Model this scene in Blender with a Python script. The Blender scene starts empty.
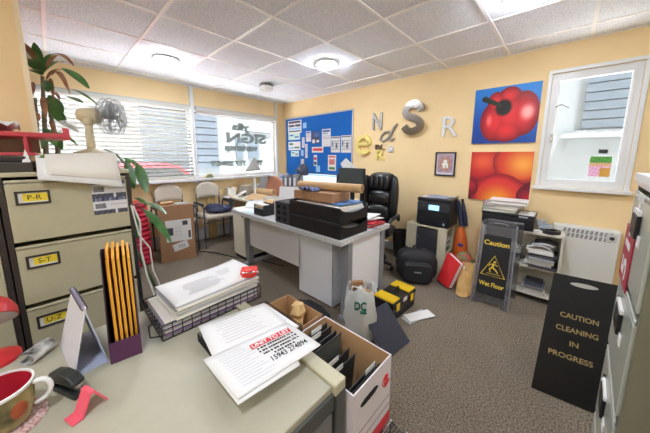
import bpy, bmesh, math, random
from mathutils import Vector, Matrix
random.seed(7)
C = bpy.context.scene.collection
PI = math.pi
R = math.radians
CAMH = 1.4
# ------------------------------------------------------------------ camera
F_PX, CY_PX, PITCH, ROLL, YAW = 256.3943, 194.5673, .1499, .0039, .7534
fw = Vector((-math.sin(YAW)*math.cos(PITCH), math.cos(YAW)*math.cos(PITCH), -math.sin(PITCH)))
r0 = Vector((math.cos(YAW), math.sin(YAW), 0)); u0 = r0.cross(fw)
rt = math.cos(ROLL)*r0+math.sin(ROLL)*u0; up = -math.sin(ROLL)*r0+math.cos(ROLL)*u0
cam = bpy.data.cameras.new('camera'); co = bpy.data.objects.new('camera', cam); C.objects.link(co)
co.matrix_world = Matrix(((rt.x, up.x, -fw.x, 0), (rt.y, up.y, -fw.y, 0), (rt.z, up.z, -fw.z, CAMH), (0, 0, 0, 1)))
cam.sensor_width = 36; cam.lens = F_PX/650*36; cam.shift_y = -(216.5-CY_PX)/650; cam.clip_start = .02
bpy.context.scene.camera = co
# survey helpers: where the sight line through an image point meets a real plane of the room
def ray(px, py): return fw+rt*((px-325)/F_PX)+up*((CY_PX-py)/F_PX)
def PZ(px, py, z): d = ray(px, py); k = (z-CAMH)/d.z; return Vector((d.x*k, d.y*k, z))
def PY(px, py, y): d = ray(px, py); k = y/d.y; return Vector((d.x*k, y, CAMH+d.z*k))
def PX(px, py, x): d = ray(px, py); k = x/d.x; return Vector((x, d.y*k, CAMH+d.z*k))
# ------------------------------------------------------------------ materials
def lin(c):
    c /= 255
    return c/12.92 if c <= .04045 else ((c+.055)/1.055)**2.4
def rgb(c): return (lin(c[0]), lin(c[1]), lin(c[2]), 1)
MATS = {}
def mat(name, c, rough=.6, metal=0, noise=0, scale=20, bump=0, bscale=None, emit=0, spec=.5, c2=None, detail=4):
    if name in MATS: return MATS[name]
    m = bpy.data.materials.new(name); m.use_nodes = True; nt = m.node_tree; b = nt.nodes['Principled BSDF']
    b.inputs['Base Color'].default_value = rgb(c); b.inputs['Roughness'].default_value = rough; b.inputs['Metallic'].default_value = metal
    b.inputs['Specular IOR Level'].default_value = spec
    if emit: b.inputs['Emission Color'].default_value = rgb(c); b.inputs['Emission Strength'].default_value = emit
    if noise or c2:
        t = nt.nodes.new('ShaderNodeTexCoord'); n = nt.nodes.new('ShaderNodeTexNoise'); n.inputs['Scale'].default_value = scale; n.inputs['Detail'].default_value = detail
        nt.links.new(t.outputs['Object'], n.inputs['Vector'])
        r = nt.nodes.new('ShaderNodeValToRGB'); r.color_ramp.elements[0].position = .3; r.color_ramp.elements[1].position = .7
        a = rgb(c)
        if c2: lo = rgb(c2)
        else: lo = tuple(x*(1-noise) for x in a[:3])+(1,)
        r.color_ramp.elements[0].color = lo; r.color_ramp.elements[1].color = a
        nt.links.new(n.outputs['Fac'], r.inputs['Fac']); nt.links.new(r.outputs['Color'], b.inputs['Base Color'])
    if bump:
        t = nt.nodes.new('ShaderNodeTexCoord'); n = nt.nodes.new('ShaderNodeTexNoise'); n.inputs['Scale'].default_value = bscale or scale
        nt.links.new(t.outputs['Object'], n.inputs['Vector'])
        bp = nt.nodes.new('ShaderNodeBump'); bp.inputs['Strength'].default_value = bump; bp.inputs['Distance'].default_value = .01
        nt.links.new(n.outputs['Fac'], bp.inputs['Height']); nt.links.new(bp.outputs['Normal'], b.inputs['Normal'])
    MATS[name] = m
    return m
def see_through(name, c, fac, rough=.1):
    if name in MATS: return MATS[name]
    m = bpy.data.materials.new(name); m.use_nodes = True; nt = m.node_tree; b = nt.nodes['Principled BSDF']
    b.inputs['Base Color'].default_value = rgb(c); b.inputs['Roughness'].default_value = rough
    tr = nt.nodes.new('ShaderNodeBsdfTransparent'); mx = nt.nodes.new('ShaderNodeMixShader'); mx.inputs[0].default_value = fac
    nt.links.new(tr.outputs[0], mx.inputs[1]); nt.links.new(b.outputs[0], mx.inputs[2]); nt.links.new(mx.outputs[0], nt.nodes['Material Output'].inputs[0])
    MATS[name] = m
    return m
def painted(name='printed picture', rough=.5):
    if name in MATS: return MATS[name]
    m = bpy.data.materials.new(name); m.use_nodes = True; nt = m.node_tree; b = nt.nodes['Principled BSDF']; b.inputs['Roughness'].default_value = rough
    a = nt.nodes.new('ShaderNodeVertexColor'); a.layer_name = 'Col'; nt.links.new(a.outputs['Color'], b.inputs['Base Color'])
    MATS[name] = m
    return m
# ------------------------------------------------------------------ mesh builder
W = {}
I4 = Matrix.Identity(4)
class MB:
    def __init__(s, M=None): s.v = []; s.f = []; s.mi = []; s.M = M or I4; s.k = 0
    def add(s, vs, fs):
        o = len(s.v); s.v += [s.M@Vector(v) for v in vs]; s.f += [[o+i for i in f] for f in fs]; s.mi += [s.k]*len(fs)
        return s
    def box(s, x0, x1, y0, y1, z0, z1):
        return s.add([(x0, y0, z0), (x1, y0, z0), (x1, y1, z0), (x0, y1, z0), (x0, y0, z1), (x1, y0, z1), (x1, y1, z1), (x0, y1, z1)],
                     [(0, 3, 2, 1), (4, 5, 6, 7), (0, 1, 5, 4), (1, 2, 6, 5), (2, 3, 7, 6), (3, 0, 4, 7)])
    def obox(s, c, size, Rm):
        c = Vector(c); vs = []
        for k in ((-1, -1, -1), (1, -1, -1), (1, 1, -1), (-1, 1, -1), (-1, -1, 1), (1, -1, 1), (1, 1, 1), (-1, 1, 1)):
            vs.append(c+Rm@Vector((k[0]*size[0]/2, k[1]*size[1]/2, k[2]*size[2]/2)))
        return s.add(vs, [(0, 3, 2, 1), (4, 5, 6, 7), (0, 1, 5, 4), (1, 2, 6, 5), (2, 3, 7, 6), (3, 0, 4, 7)])
    def tube(s, pts, r, n=8, cap=True, closed=False):
        pts = [Vector(p) for p in pts]; N = len(pts); rr = r if isinstance(r, (list, tuple)) else [r]*N
        vs = []; prev = None
        for i, p in enumerate(pts):
            a = pts[(i-1) % N] if closed or i > 0 else p; b = pts[(i+1) % N] if closed or i < N-1 else p
            t = (b-a).normalized() if (b-a).length > 1e-9 else Vector((0, 0, 1))
            if prev is None:
                h = Vector((0, 0, 1)) if abs(t.z) < .9 else Vector((1, 0, 0)); x = t.cross(h).normalized()
            else:
                x = prev-t*prev.dot(t)
                x = x.normalized() if x.length > 1e-6 else t.orthogonal().normalized()
            prev = x; y = t.cross(x)
            vs += [p+(x*math.cos(2*PI*j/n)+y*math.sin(2*PI*j/n))*rr[i] for j in range(n)]
        fs = []
        for i in range(N if closed else N-1):
            i2 = (i+1) % N
            fs += [(i*n+j, i*n+(j+1) % n, i2*n+(j+1) % n, i2*n+j) for j in range(n)]
        if cap and not closed: fs += [tuple(range(n))[::-1], tuple((N-1)*n+j for j in range(n))]
        return s.add(vs, fs)
    def cyl(s, p0, p1, r, r1=None, n=20): return s.tube([p0, p1], [r, r if r1 is None else r1], n)
    def lathe(s, prof, n=24, c=(0, 0, 0), caps=(1, 1)):
        vs = []; c = Vector(c)
        for (r, z) in prof: vs += [c+Vector((r*math.cos(2*PI*j/n), r*math.sin(2*PI*j/n), z)) for j in range(n)]
        fs = []
        for i in range(len(prof)-1): fs += [(i*n+j, i*n+(j+1) % n, (i+1)*n+(j+1) % n, (i+1)*n+j) for j in range(n)]
        if caps[0]: fs.append(tuple(range(n))[::-1])
        if caps[1]: fs.append(tuple((len(prof)-1)*n+j for j in range(n)))
        return s.add(vs, fs)
    def prism(s, poly, z0, z1):
        n = len(poly)
        return s.add([(x, y, z0) for x, y in poly]+[(x, y, z1) for x, y in poly],
                     [tuple(range(n))[::-1], tuple(range(n, 2*n))]+[(i, (i+1) % n, n+(i+1) % n, n+i) for i in range(n)])
    def sheet(s, a, b, c, d, t=.001):
        a, b, c, d = map(Vector, (a, b, c, d)); nrm = (b-a).cross(d-a).normalized()*t
        return s.add([a, b, c, d, a+nrm, b+nrm, c+nrm, d+nrm], [(0, 3, 2, 1), (4, 5, 6, 7), (0, 1, 5, 4), (1, 2, 6, 5), (2, 3, 7, 6), (3, 0, 4, 7)])
    def poly(s, pts, t=.001):
        pts = [Vector(p) for p in pts]; n = len(pts); nr = Vector((0, 0, 0))
        for i in range(n):
            a, b = pts[i], pts[(i+1) % n]; nr += a.cross(b)
        nr = nr.normalized()*t
        return s.add(pts+[p+nr for p in pts], [tuple(range(n))[::-1], tuple(range(n, 2*n))]+[(i, (i+1) % n, n+(i+1) % n, n+i) for i in range(n)])
    def ell(s, c, r, nu=16, nv=10, lump=0):
        c = Vector(c); vs = []; fs = []
        if not isinstance(r, (list, tuple)): r = (r, r, r)
        for i in range(1, nv):
            th = PI*i/nv
            for j in range(nu):
                ph = 2*PI*j/nu; k = 1+(random.uniform(-lump, lump) if lump else 0)
                vs.append(c+Vector((r[0]*math.sin(th)*math.cos(ph)*k, r[1]*math.sin(th)*math.sin(ph)*k, r[2]*math.cos(th)*k)))
        vs += [c+Vector((0, 0, r[2])), c-Vector((0, 0, r[2]))]; T = len(vs)-2
        for i in range(nv-2): fs += [(i*nu+j, (i+1)*nu+j, (i+1)*nu+(j+1) % nu, i*nu+(j+1) % nu) for j in range(nu)]
        fs += [(T, j, (j+1) % nu) for j in range(nu)]+[(T+1, (nv-2)*nu+(j+1) % nu, (nv-2)*nu+j) for j in range(nu)]
        return s.add(vs, fs)
    def grid(s, fn, nu, nv, t=0, nrm=None):
        vs = [fn(i/nu, j/nv) for j in range(nv+1) for i in range(nu+1)]
        fs = [(j*(nu+1)+i, j*(nu+1)+i+1, (j+1)*(nu+1)+i+1, (j+1)*(nu+1)+i) for j in range(nv) for i in range(nu)]
        return s.add(vs, fs)
    def build(s, name, m, parent=None, bevel=0, smooth=None, solid=0, sub=0, world=True):
        me = bpy.data.meshes.new(name)
        inv = W[parent].inverted() if (parent is not None and world) else I4
        me.from_pydata([inv@v for v in s.v], [], s.f); me.update()
        for q in (m if isinstance(m, (list, tuple)) else [m]): me.materials.append(q)
        if any(s.mi): me.polygons.foreach_set('material_index', s.mi)
        bm = bmesh.new(); bm.from_mesh(me); bmesh.ops.recalc_face_normals(bm, faces=bm.faces); bm.to_mesh(me); bm.free()
        if smooth is not None:
            me.polygons.foreach_set('use_smooth', [True]*len(me.polygons)); me.set_sharp_from_angle(angle=R(smooth))
        o = bpy.data.objects.new(name, me); C.objects.link(o)
        if parent is not None: o.parent = parent; W[o] = W[parent]
        else: W[o] = I4
        if solid: d = o.modifiers.new('Solidify', 'SOLIDIFY'); d.thickness = solid; d.offset = 0
        if bevel: d = o.modifiers.new('Bevel', 'BEVEL'); d.width = bevel; d.segments = 2; d.limit_method = 'ANGLE'; d.angle_limit = R(40)
        if sub: d = o.modifiers.new('Subdivision', 'SUBSURF'); d.levels = sub; d.render_levels = sub
        return o
def tag(o, label, cat, group=None, kind=None):
    if label: o['label'] = label
    if cat: o['category'] = cat
    if group: o['group'] = group
    if kind: o['kind'] = kind
    return o
def thing(name, label, cat, loc=(0, 0, 0), rz=0, group=None):
    o = bpy.data.objects.new(name, None); o.empty_display_size = .1; C.objects.link(o)
    o.location = loc; o.rotation_euler = (0, 0, rz); W[o] = Matrix.Translation(Vector(loc))@Matrix.Rotation(rz, 4, 'Z')
    return tag(o, label, cat, group)
def solo(name, mb, m, label, cat, group=None, **k):
    # one-mesh thing: origin at the middle of its base
    xs = [v.x for v in mb.v]; ys = [v.y for v in mb.v]; zs = [v.z for v in mb.v]
    c = Vector(((min(xs)+max(xs))/2, (min(ys)+max(ys))/2, min(zs))); mb.v = [v-c for v in mb.v]
    o = mb.build(name, m, **k); o.location = c; W[o] = Matrix.Translation(c)
    return tag(o, label, cat, group)
def struct(name, mb, m, parent=None, **k):
    o = mb.build(name, m, parent, **k)
    if parent is None: o['kind'] = 'structure'
    return o
def copy_tree(o, loc=None, rz=None, label=None, parent=None):
    c = o.copy(); C.objects.link(c)
    if parent: c.parent = parent
    if loc is not None: c.location = loc
    if rz is not None: c.rotation_euler = (0, 0, rz)
    if label: c['label'] = label
    for ch in [x for x in bpy.data.objects if x.parent == o]: copy_tree(ch, parent=c)
    return c
TXT = {}
def text_mesh(body, size=1, ext=.001, off=0, align='CENTER', spacing=1):
    cu = bpy.data.curves.new('lettering', 'FONT'); cu.body = body; cu.size = size; cu.extrude = ext; cu.offset = off; cu.align_x = align; cu.align_y = 'CENTER'
    cu.space_line = spacing; cu.resolution_u = 4; cu.fill_mode = 'BOTH'
    o = bpy.data.objects.new('lettering', cu); C.objects.link(o); bpy.context.view_layer.update()
    me = bpy.data.meshes.new_from_object(o.evaluated_get(bpy.context.evaluated_depsgraph_get()))
    bpy.data.objects.remove(o); bpy.data.curves.remove(cu)
    return [v.co.copy() for v in me.vertices], [list(p.vertices) for p in me.polygons]
def frame(o, x, y):
    x = Vector(x).normalized(); y = Vector(y); y = (y-x*y.dot(x)).normalized(); z = x.cross(y); o = Vector(o)
    return Matrix(((x.x, y.x, z.x, o.x), (x.y, y.y, z.y, o.y), (x.z, y.z, z.z, o.z), (0, 0, 0, 1)))
def text(body, o, x, y, size, m, parent=None, name='lettering', ext=.0006, off=0, width=None, mirror=False, align='CENTER', spacing=1, label=None):
    vs, fs = text_mesh(body, size, ext, off, align, spacing)
    if width:
        w = max(v.x for v in vs)-min(v.x for v in vs); k = width/w
        vs = [Vector((v.x*k, v.y, v.z)) for v in vs]
    if mirror: vs = [Vector((-v.x, v.y, v.z)) for v in vs]
    b = MB(frame(o, x, y)); b.add(vs, fs)
    ob = b.build(name, m, parent)
    if label: ob['label'] = label
    return ob
def paint(name, o, x, y, w, h, nx, ny, fn, parent=None, m=None, back=.0):
    M = frame(o, x, y); b = MB(M)
    b.grid(lambda u, v: ((u-.5)*w, (v-.5)*h, 0), nx, ny)
    ob = b.build(name, m or painted(), parent); me = ob.data
    a = me.color_attributes.new('Col', 'FLOAT_COLOR', 'POINT')
    for j in range(ny+1):
        for i in range(nx+1):
            a.data[j*(nx+1)+i].color = rgb(fn(i/nx, j/ny))
    return ob
def mix(a, b, t): t = max(0, min(1, t)); return tuple(a[i]+(b[i]-a[i])*t for i in range(3))
def sm(a, b, x): t = max(0, min(1, (x-a)/(b-a))); return t*t*(3-2*t)
def leaf(mb, base, tip, width, droop=.05, n=8, fold=.15, side=None):
    base, tip = Vector(base), Vector(tip); d = tip-base; L = d.length
    s = side and Vector(side) or d.cross(Vector((0, 0, 1)))
    if s.length < 1e-4: s = Vector((0, 1, 0))
    s.normalize(); nrm = s.cross(d).normalized()
    vs = []; fs = []
    for i in range(n+1):
        t = i/n; p = base+d*t+Vector((0, 0, 1))*droop*4*t*(1-t)
        w = width*.5*max(.03, math.sin(PI*min(1, t*.94+.03))**.75)
        vs += [p-s*w+nrm*w*fold, p, p+s*w+nrm*w*fold]
    for i in range(n): fs += [(i*3, i*3+1, i*3+4, i*3+3), (i*3+1, i*3+2, i*3+5, i*3+4)]
    mb.add(vs, fs)
# ------------------------------------------------------------------ common materials
WHITE = mat('white paper', (226, 226, 224), .7)
OFFW = mat('off white paper', (226, 222, 212), .7)
GREYP = mat('grey paper', (176, 178, 182), .7)
BLACK = mat('black plastic', (26, 26, 30), .45)
BLACKM = mat('matt black', (22, 22, 24), .7)
DKGREY = mat('dark grey plastic', (52, 53, 58), .5)
CHROME = mat('bright steel', (200, 202, 206), .25, 1)
WALL = mat('warm cream wall paint', (242, 215, 164), .75, noise=.06, scale=3)
TRIM = mat('white gloss trim', (226, 228, 230), .35)
CARD = mat('brown corrugated card', (168, 128, 94), .8, noise=.12, scale=9)
CARDI = mat('inside card', (190, 150, 104), .85, noise=.1, scale=12)
KRAFT = mat('kraft paper', (202, 166, 120), .7, noise=.12, scale=14)
TAN = mat('tan enamelled steel', (188, 182, 152), .42, noise=.03, scale=40)
RED = mat('red plastic', (196, 44, 48), .35)
INK = mat('black ink', (30, 30, 34), .6)
INKR = mat('red ink', (206, 52, 62), .6)
YEL = mat('yellow card', (238, 214, 60), .6)
GOLD = mat('yellow lettering', (232, 200, 70), .5)
LEAF = mat('green leaf', (98, 146, 80), .35, c2=(60, 104, 58), scale=12)
LEAFB = mat('withered brown leaf', (186, 140, 110), .7, c2=(136, 98, 76), scale=15)
# ------------------------------------------------------------------ room shell
XW, YB, ZC = -4.38, 3.42, 2.45
XR, YR = 2.3, -2.6
def carpet():
    m = bpy.data.materials.new('speckled brown carpet'); m.use_nodes = True; nt = m.node_tree; b = nt.nodes['Principled BSDF']
    b.inputs['Roughness'].default_value = .95; b.inputs['Specular IOR Level'].default_value = .15
    t = nt.nodes.new('ShaderNodeTexCoord')
    n1 = nt.nodes.new('ShaderNodeTexNoise'); n1.inputs['Scale'].default_value = 110; n1.inputs['Detail'].default_value = 6
    n2 = nt.nodes.new('ShaderNodeTexNoise'); n2.inputs['Scale'].default_value = 1.6; n2.inputs['Detail'].default_value = 5
    r = nt.nodes.new('ShaderNodeValToRGB'); r.color_ramp.elements[0].position = .36; r.color_ramp.elements[1].position = .66
    r.color_ramp.elements[0].color = rgb((90, 82, 70)); r.color_ramp.elements[1].color = rgb((158, 145, 128))
    r2 = nt.nodes.new('ShaderNodeValToRGB'); r2.color_ramp.elements[0].position = .35; r2.color_ramp.elements[1].position = .65
    r2.color_ramp.elements[0].color = (.82, .82, .82, 1); r2.color_ramp.elements[1].color = (1, 1, 1, 1)
    mx = nt.nodes.new('ShaderNodeMix'); mx.data_type = 'RGBA'; mx.blend_type = 'MULTIPLY'; mx.inputs[0].default_value = 1
    for n in (n1, n2): nt.links.new(t.outputs['Object'], n.inputs['Vector'])
    nt.links.new(n1.outputs['Fac'], r.inputs['Fac']); nt.links.new(n2.outputs['Fac'], r2.inputs['Fac'])
    nt.links.new(r.outputs['Color'], mx.inputs[6]); nt.links.new(r2.outputs['Color'], mx.inputs[7]); nt.links.new(mx.outputs[2], b.inputs['Base Color'])
    bp = nt.nodes.new('ShaderNodeBump'); bp.inputs['Strength'].default_value = .5; bp.inputs['Distance'].default_value = .006
    nt.links.new(n1.outputs['Fac'], bp.inputs['Height']); nt.links.new(bp.outputs['Normal'], b.inputs['Normal'])
    return m
def tiles():
    m = bpy.data.materials.new('fissured mineral ceiling tile'); m.use_nodes = True; nt = m.node_tree; b = nt.nodes['Principled BSDF']
    b.inputs['Roughness'].default_value = .9; b.inputs['Specular IOR Level'].default_value = .1
    t = nt.nodes.new('ShaderNodeTexCoord'); n1 = nt.nodes.new('ShaderNodeTexNoise'); n1.inputs['Scale'].default_value = 95; n1.inputs['Detail'].default_value = 3
    r = nt.nodes.new('ShaderNodeValToRGB'); r.color_ramp.elements[0].position = .36; r.color_ramp.elements[1].position = .50
    r.color_ramp.elements[0].color = rgb((218, 225, 240)); r.color_ramp.elements[1].color = rgb((246, 250, 255))
    nt.links.new(t.outputs['Object'], n1.inputs['Vector']); nt.links.new(n1.outputs['Fac'], r.inputs['Fac']); nt.links.new(r.outputs['Color'], b.inputs['Base Color'])
    return m
struct('floor', MB().box(XW-.1, XR+.1, YR-.1, YB+.1, -.1, 0), carpet())
struct('ceiling', MB().box(XW-.1, XR+.1, YR-.1, YB+.1, ZC, ZC+.1), tiles())
g = MB()
for k in range(-6, 8):
    x = -1.759+.6*k
    if XW < x < XR: g.box(x-.012, x+.012, YR, YB, ZC-.007, ZC)
for k in range(-7, 4):
    y = 1.286+.6*k
    if YR < y < YB: g.box(XW, XR, y-.012, y+.012, ZC-.0065, ZC)
for a in ((XW, XW+.02, YR, YB), (XR-.02, XR, YR, YB), (XW, XR, YB-.02, YB), (XW, XR, YR, YR+.02)): g.box(*a, ZC-.0045, ZC)
struct('trim_1', g, mat('white ceiling grid steel', (255, 255, 255), .3))
# window openings
WY0, WYM, WY1, WZ0, WZ1 = -.3, 1.60, 3.20, 1.03, 2.14       # street windows in the left wall
BX0, BX1, BZ0, BZ1 = -.19, .385, 1.105, 2.19              # window in the back wall
b = MB()
b.box(XW-.15, XW, YR, YB+.15, 0, WZ0).box(XW-.15, XW, YR, YB+.15, WZ1, ZC).box(XW-.15, XW, YR, WY0, WZ0, WZ1).box(XW-.15, XW, WY1, YB+.15, WZ0, WZ1)
struct('wall_left', b, WALL)
b = MB()
b.box(XW, XR, YB, YB+.15, 0, BZ0).box(XW, XR, YB, YB+.15, BZ1, ZC).box(XW, BX0, YB, YB+.15, BZ0, BZ1).box(BX1, XR, YB, YB+.15, BZ0, BZ1)
struct('wall_back', b, WALL)
struct('wall_right', MB().box(XR, XR+.1, YR, YB, 0, ZC), WALL)
struct('wall_rear', MB().box(XW, XR, YR-.1, YR, 0, ZC), WALL)
pe = PX(14, 0, -2.45)
struct('wall_front', MB().box(-2.6, -2.45, YR, -.052, 0, ZC), WALL)
struct('trim_2', MB().box(-2.61, -2.44, -.052, -.03, 0, ZC), mat('cream gloss paint', (236, 220, 184), .4))
# posts, sill, skirting on the window wall
struct('trim_3', MB().box(XW, XW+.05, WYM-.025, WYM+.025, 0.95, ZC).box(XW, XW+.03, WY1-.02, WY1+.02, .95, ZC), TRIM)
struct('trim_4', MB().box(XW, XW+.12, -.6, YB, WZ0-.035, WZ0), TRIM, bevel=.004)
struct('trim_5', MB().box(XW, XW+.02, -.6, WY1, WZ1-.02, WZ1+.03), mat('grey blind pelmet', (186, 184, 180), .5))
struct('baseboard_left', MB().box(XW, XW+.025, YR, YB, 0, .2), mat('pale grey skirting', (206, 206, 204), .4), bevel=.004)
struct('baseboard_back', MB().box(XW, XR, YB-.02, YB, 0, .12), TRIM, bevel=.004)
GLASS = see_through('window glass', (225, 240, 240), .06, .05)
def window(name, M, w, h, fr, d=.06):
    o = MB(M).box(0, w, 0, d, 0, fr).box(0, w, 0, d, h-fr, h).box(0, fr, 0, d, fr, h-fr).box(w-fr, w, 0, d, fr, h-fr)
    wn = struct(name, o, TRIM, bevel=.004)
    MB(M).box(fr, w-fr, d*.4, d*.4+.006, fr, h-fr).build('glass_pane', GLASS, wn)
    return wn
Ml = Matrix.Translation((XW-.03, 0, 0))@Matrix.Rotation(R(90), 4, 'Z')
w1 = window('window_1', Matrix.Translation((0, WY0, WZ0))@Matrix.Translation((XW-.03, 0, 0))@Matrix.Rotation(R(90), 4, 'Z'), WYM-WY0, WZ1-WZ0, .05)
w2 = window('window_2', Matrix.Translation((0, WYM, WZ0))@Matrix.Translation((XW-.03, 0, 0))@Matrix.Rotation(R(90), 4, 'Z'), WY1-WYM, WZ1-WZ0, .05)
w3 = window('window_3', Matrix.Translation((BX0, YB+.02, BZ0)), BX1-BX0, BZ1-BZ0, .04)
sash = MB(Matrix.Translation((BX0+.036, YB+.035, BZ0+.036)))
sw, sh = BX1-BX0-.072, BZ1-BZ0-.072
sash.box(0, sw, -.02, .03, 0, .04).box(0, sw, -.02, .03, sh-.035, sh).box(0, .025, -.02, .03, .04, sh-.035).box(sw-.025, sw, -.02, .03, .04, sh-.035)
sash.build('sash', TRIM, w3, bevel=.004)
MB().box(BX0-.03, BX1+.03, YB-.012, YB, BZ1, BZ1+.03).box(BX0-.03, BX0, YB-.012, YB, BZ0, BZ1).box(BX1, BX1+.03, YB-.012, YB, BZ0, BZ1).build('architrave', TRIM, w3, bevel=.003)
MB().box(BX0-.05, BX1+.045, YB-.055, YB, BZ0-.03, BZ0).build('window_sill', TRIM, w3, bevel=.005)
hp = PY(565, 107, YB+.01)
MB().tube([(BX0+.05, YB+.01, hp.z+.01), (hp.x-.02, YB-.03, hp.z+.02), (hp.x+.03, YB-.03, hp.z-.015)], .007).build('casement_handle', CHROME, w3, smooth=40)
hp = PY(551, 137, YB)
MB().box(BX0+.04, BX0+.06, YB-.02, YB+.01, hp.z-.05, hp.z+.03).build('latch', CHROME, w3, bevel=.003)
# mirrored lettering stuck on the street window, read from inside
VIN = mat('grey green window vinyl', (150, 164, 162), .7)
xg = XW-.035
def glass_text(body, pa, size, width, wn):
    p = PX(*pa, xg); text(body, p, (0, 1, 0), (0, 0, 1), size, VIN, wn, mirror=True, width=width, off=.012)
glass_text('ylla', (240.5, 127.3), .16, .36, w2)
glass_text('SIGN', (247, 139), .23, .82, w2)
glass_text('workshop', (242, 148), .17, .68, w2)
glass_text('TEL.   717 299479', (238.5, 163.5), .11, 1.05, w2)
# lettering, note and bright poster on the back window
yg = YB+.04
def bg_text(body, pa, size, width):
    p = PY(*pa, yg); text(body, p, (1, 0, 0), (0, 0, 1), size, mat('grey window vinyl', (120, 126, 130), .6), w3, mirror=True, width=width)
bg_text('Service Only', (590, 131), .055, .4)
# ------------------------------------------------------------------ venetian blinds
BL = mat('white blind slat', (202, 203, 196), .5)
def blind(y0, y1, drop, tilt, label, zt=WZ1):
    t = thing('venetian_blind', label, 'blind', (XW+.07, (y0+y1)/2, zt-drop), 0, 'venetian blinds on the street windows')
    MB().box(XW+.035, XW+.09, y0, y1, zt-.04, zt).build('headrail', BL, t, bevel=.003)
    s = MB(); z = zt-.055; n = 0
    while z > zt-drop+.03:
        c, q = math.cos(tilt)*.021, math.sin(tilt)*.021
        s.sheet((XW+.062-c, y0+.01, z-q), (XW+.062+c, y0+.01, z+q), (XW+.062+c, y1-.01, z+q), (XW+.062-c, y1-.01, z-q), .0008)
        z -= .052 if drop > .3 else .006
    s.build('slats', BL, t)
    MB().box(XW+.048, XW+.076, y0+.005, y1-.005, zt-drop, zt-drop+.02).build('bottom_rail', BL, t, bevel=.003)
    for y in (y0+.25, (y0+y1)/2, y1-.25): MB().cyl((XW+.062, y, zt-drop+.02), (XW+.062, y, zt-.04), .0012, n=5).build('ladder_cord', BL, t)
blind(WY0+.02, WYM-.04, 1.08, R(38), 'white venetian blind let right down over the window behind the desk fan')
blind(WYM+.04, WY1-.03, .10, R(5), 'white venetian blind drawn up above the mirrored window lettering')
# ------------------------------------------------------------------ outdoors
struct('pavement', MB().box(-16, XW-.16, -6, 12, -.25, -.12), mat('pale paving', (226, 226, 228), .8, noise=.1, scale=3))
struct('yard', MB().box(-6, 6, YB+.16, 9, -.25, -.12), mat('pale concrete', (190, 190, 188), .8, noise=.1, scale=3))
RENDER = mat('white rendered masonry', (108, 113, 116), .85, noise=.04, scale=2)
SLATE = mat('blue grey cladding', (68, 78, 88), .6, noise=.08, scale=4)
XB = -9.5
t = thing('building', 'white building across the street with grey cladding and dark windows', 'building', (XB-1, 4, -.12))
MB().box(XB-2, XB, -5, 11, -.12, 6).build('wall', RENDER, t)
def facade(name, p0, p1, m, th=.06):
    a, b = PX(*p0, XB), PX(*p1, XB)
    MB().box(XB, XB+th, min(a.y, b.y), max(a.y, b.y), min(a.z, b.z), max(a.z, b.z)).build(name, m, t)
a, b_ = PX(192, 120, XB), PX(219, 168, XB)
cl = MB(); z = b_.z
while z < 5: cl.box(XB, XB+.07, a.y-1.5, b_.y, z, z+.2); z += .24
cl.build('cladding', SLATE, t)
facade('door', (235, 137), (243, 158), SLATE); facade('window', (247, 137), (259, 158), SLATE); facade('window', (146, 102), (172, 118), SLATE); facade('window', (150, 144), (178, 158), SLATE)
facade('fascia', (243, 128), (275, 133), mat('pale fascia board', (150, 158, 162), .6))
# parked car
cp = PX(206, 165, -6.9)
t = thing('car', 'red car parked across the street beyond the window lettering', 'car', (-6.9, cp.y-1.4, -.12), R(90))
pr = [(-1.9, .25), (1.9, .25), (1.95, .6), (1.8, .78), (1.0, .88), (.5, 1.32), (-1.0, 1.36), (-1.55, .95), (-1.9, .9)]
M = W[t]@Matrix(((1, 0, 0, 0), (0, 0, -1, 0), (0, 1, 0, 0), (0, 0, 0, 1)))
MB(M).prism(pr, -.8, .8).build('body', mat('red car paint', (150, 44, 54), .25), t, bevel=.08)
MB(M).prism([(.86, .9), (.44, 1.27), (-.95, 1.29), (-1.35, .95)], -.81, .81).build('window', mat('dark car glass', (60, 66, 72), .1), t)
for sx in (-1.2, 1.2):
    for sy in (-.72, .72): MB(W[t]).cyl((sx, sy-.1, .31), (sx, sy+.1, .31), .31, n=24).build('wheel', BLACKM, t, smooth=40)
bk = PX(263, 165, -8.2)
bs = MB()
for k in range(400):
    a = Vector((random.gauss(0, .35), random.gauss(0, .7), abs(random.gauss(0, .35))))+Vector((-8.2, bk.y, 0))
    leaf(bs, a, a+Vector((random.uniform(-.2, .2), random.uniform(-.2, .2), random.uniform(0, .25))), .09, n=3)
t = thing('shrub', 'green shrub growing across the street', 'shrub', (-8.2, bk.y, -.12))
bs.build('foliage', mat('street leaf', (120, 150, 110), .6), t); MB().cyl((-8.2, bk.y, -.12), (-8.2, bk.y, .5), .03).build('stem', LEAFB, t)
# yard side, seen through the back window
t = thing('outbuilding', 'white building with blue grey roller shutter seen through the back window', 'building', (0, 7.5, -.12))
YO = 6.5
MB().box(-5, 5, YO, YO+2, -.12, 6).build('wall', RENDER, t)
a, c = PY(598, 70, YO), PY(632, 126, YO)
sh_ = MB(); z = c.z
while z < 5.5: sh_.box(a.x-.1, c.x+1.5, YO-.05, YO, z, z+.13); z += .15
sh_.build('shutter', SLATE, t)
MB().box(a.x-.35, c.x+1.5, YO-.1, YO, c.z-.16, c.z-.04).build('lintel', mat('grey lintel', (120, 126, 130), .7), t)
a, c = PY(567, 137, YO), PY(597, 152, YO)
MB().box(a.x, c.x, YO-.03, YO, c.z, a.z).build('panel', mat('pale grey panel', (104, 110, 114), .7), t)
a, c = PY(599, 149, yg), PY(607, 153, yg)
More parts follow.
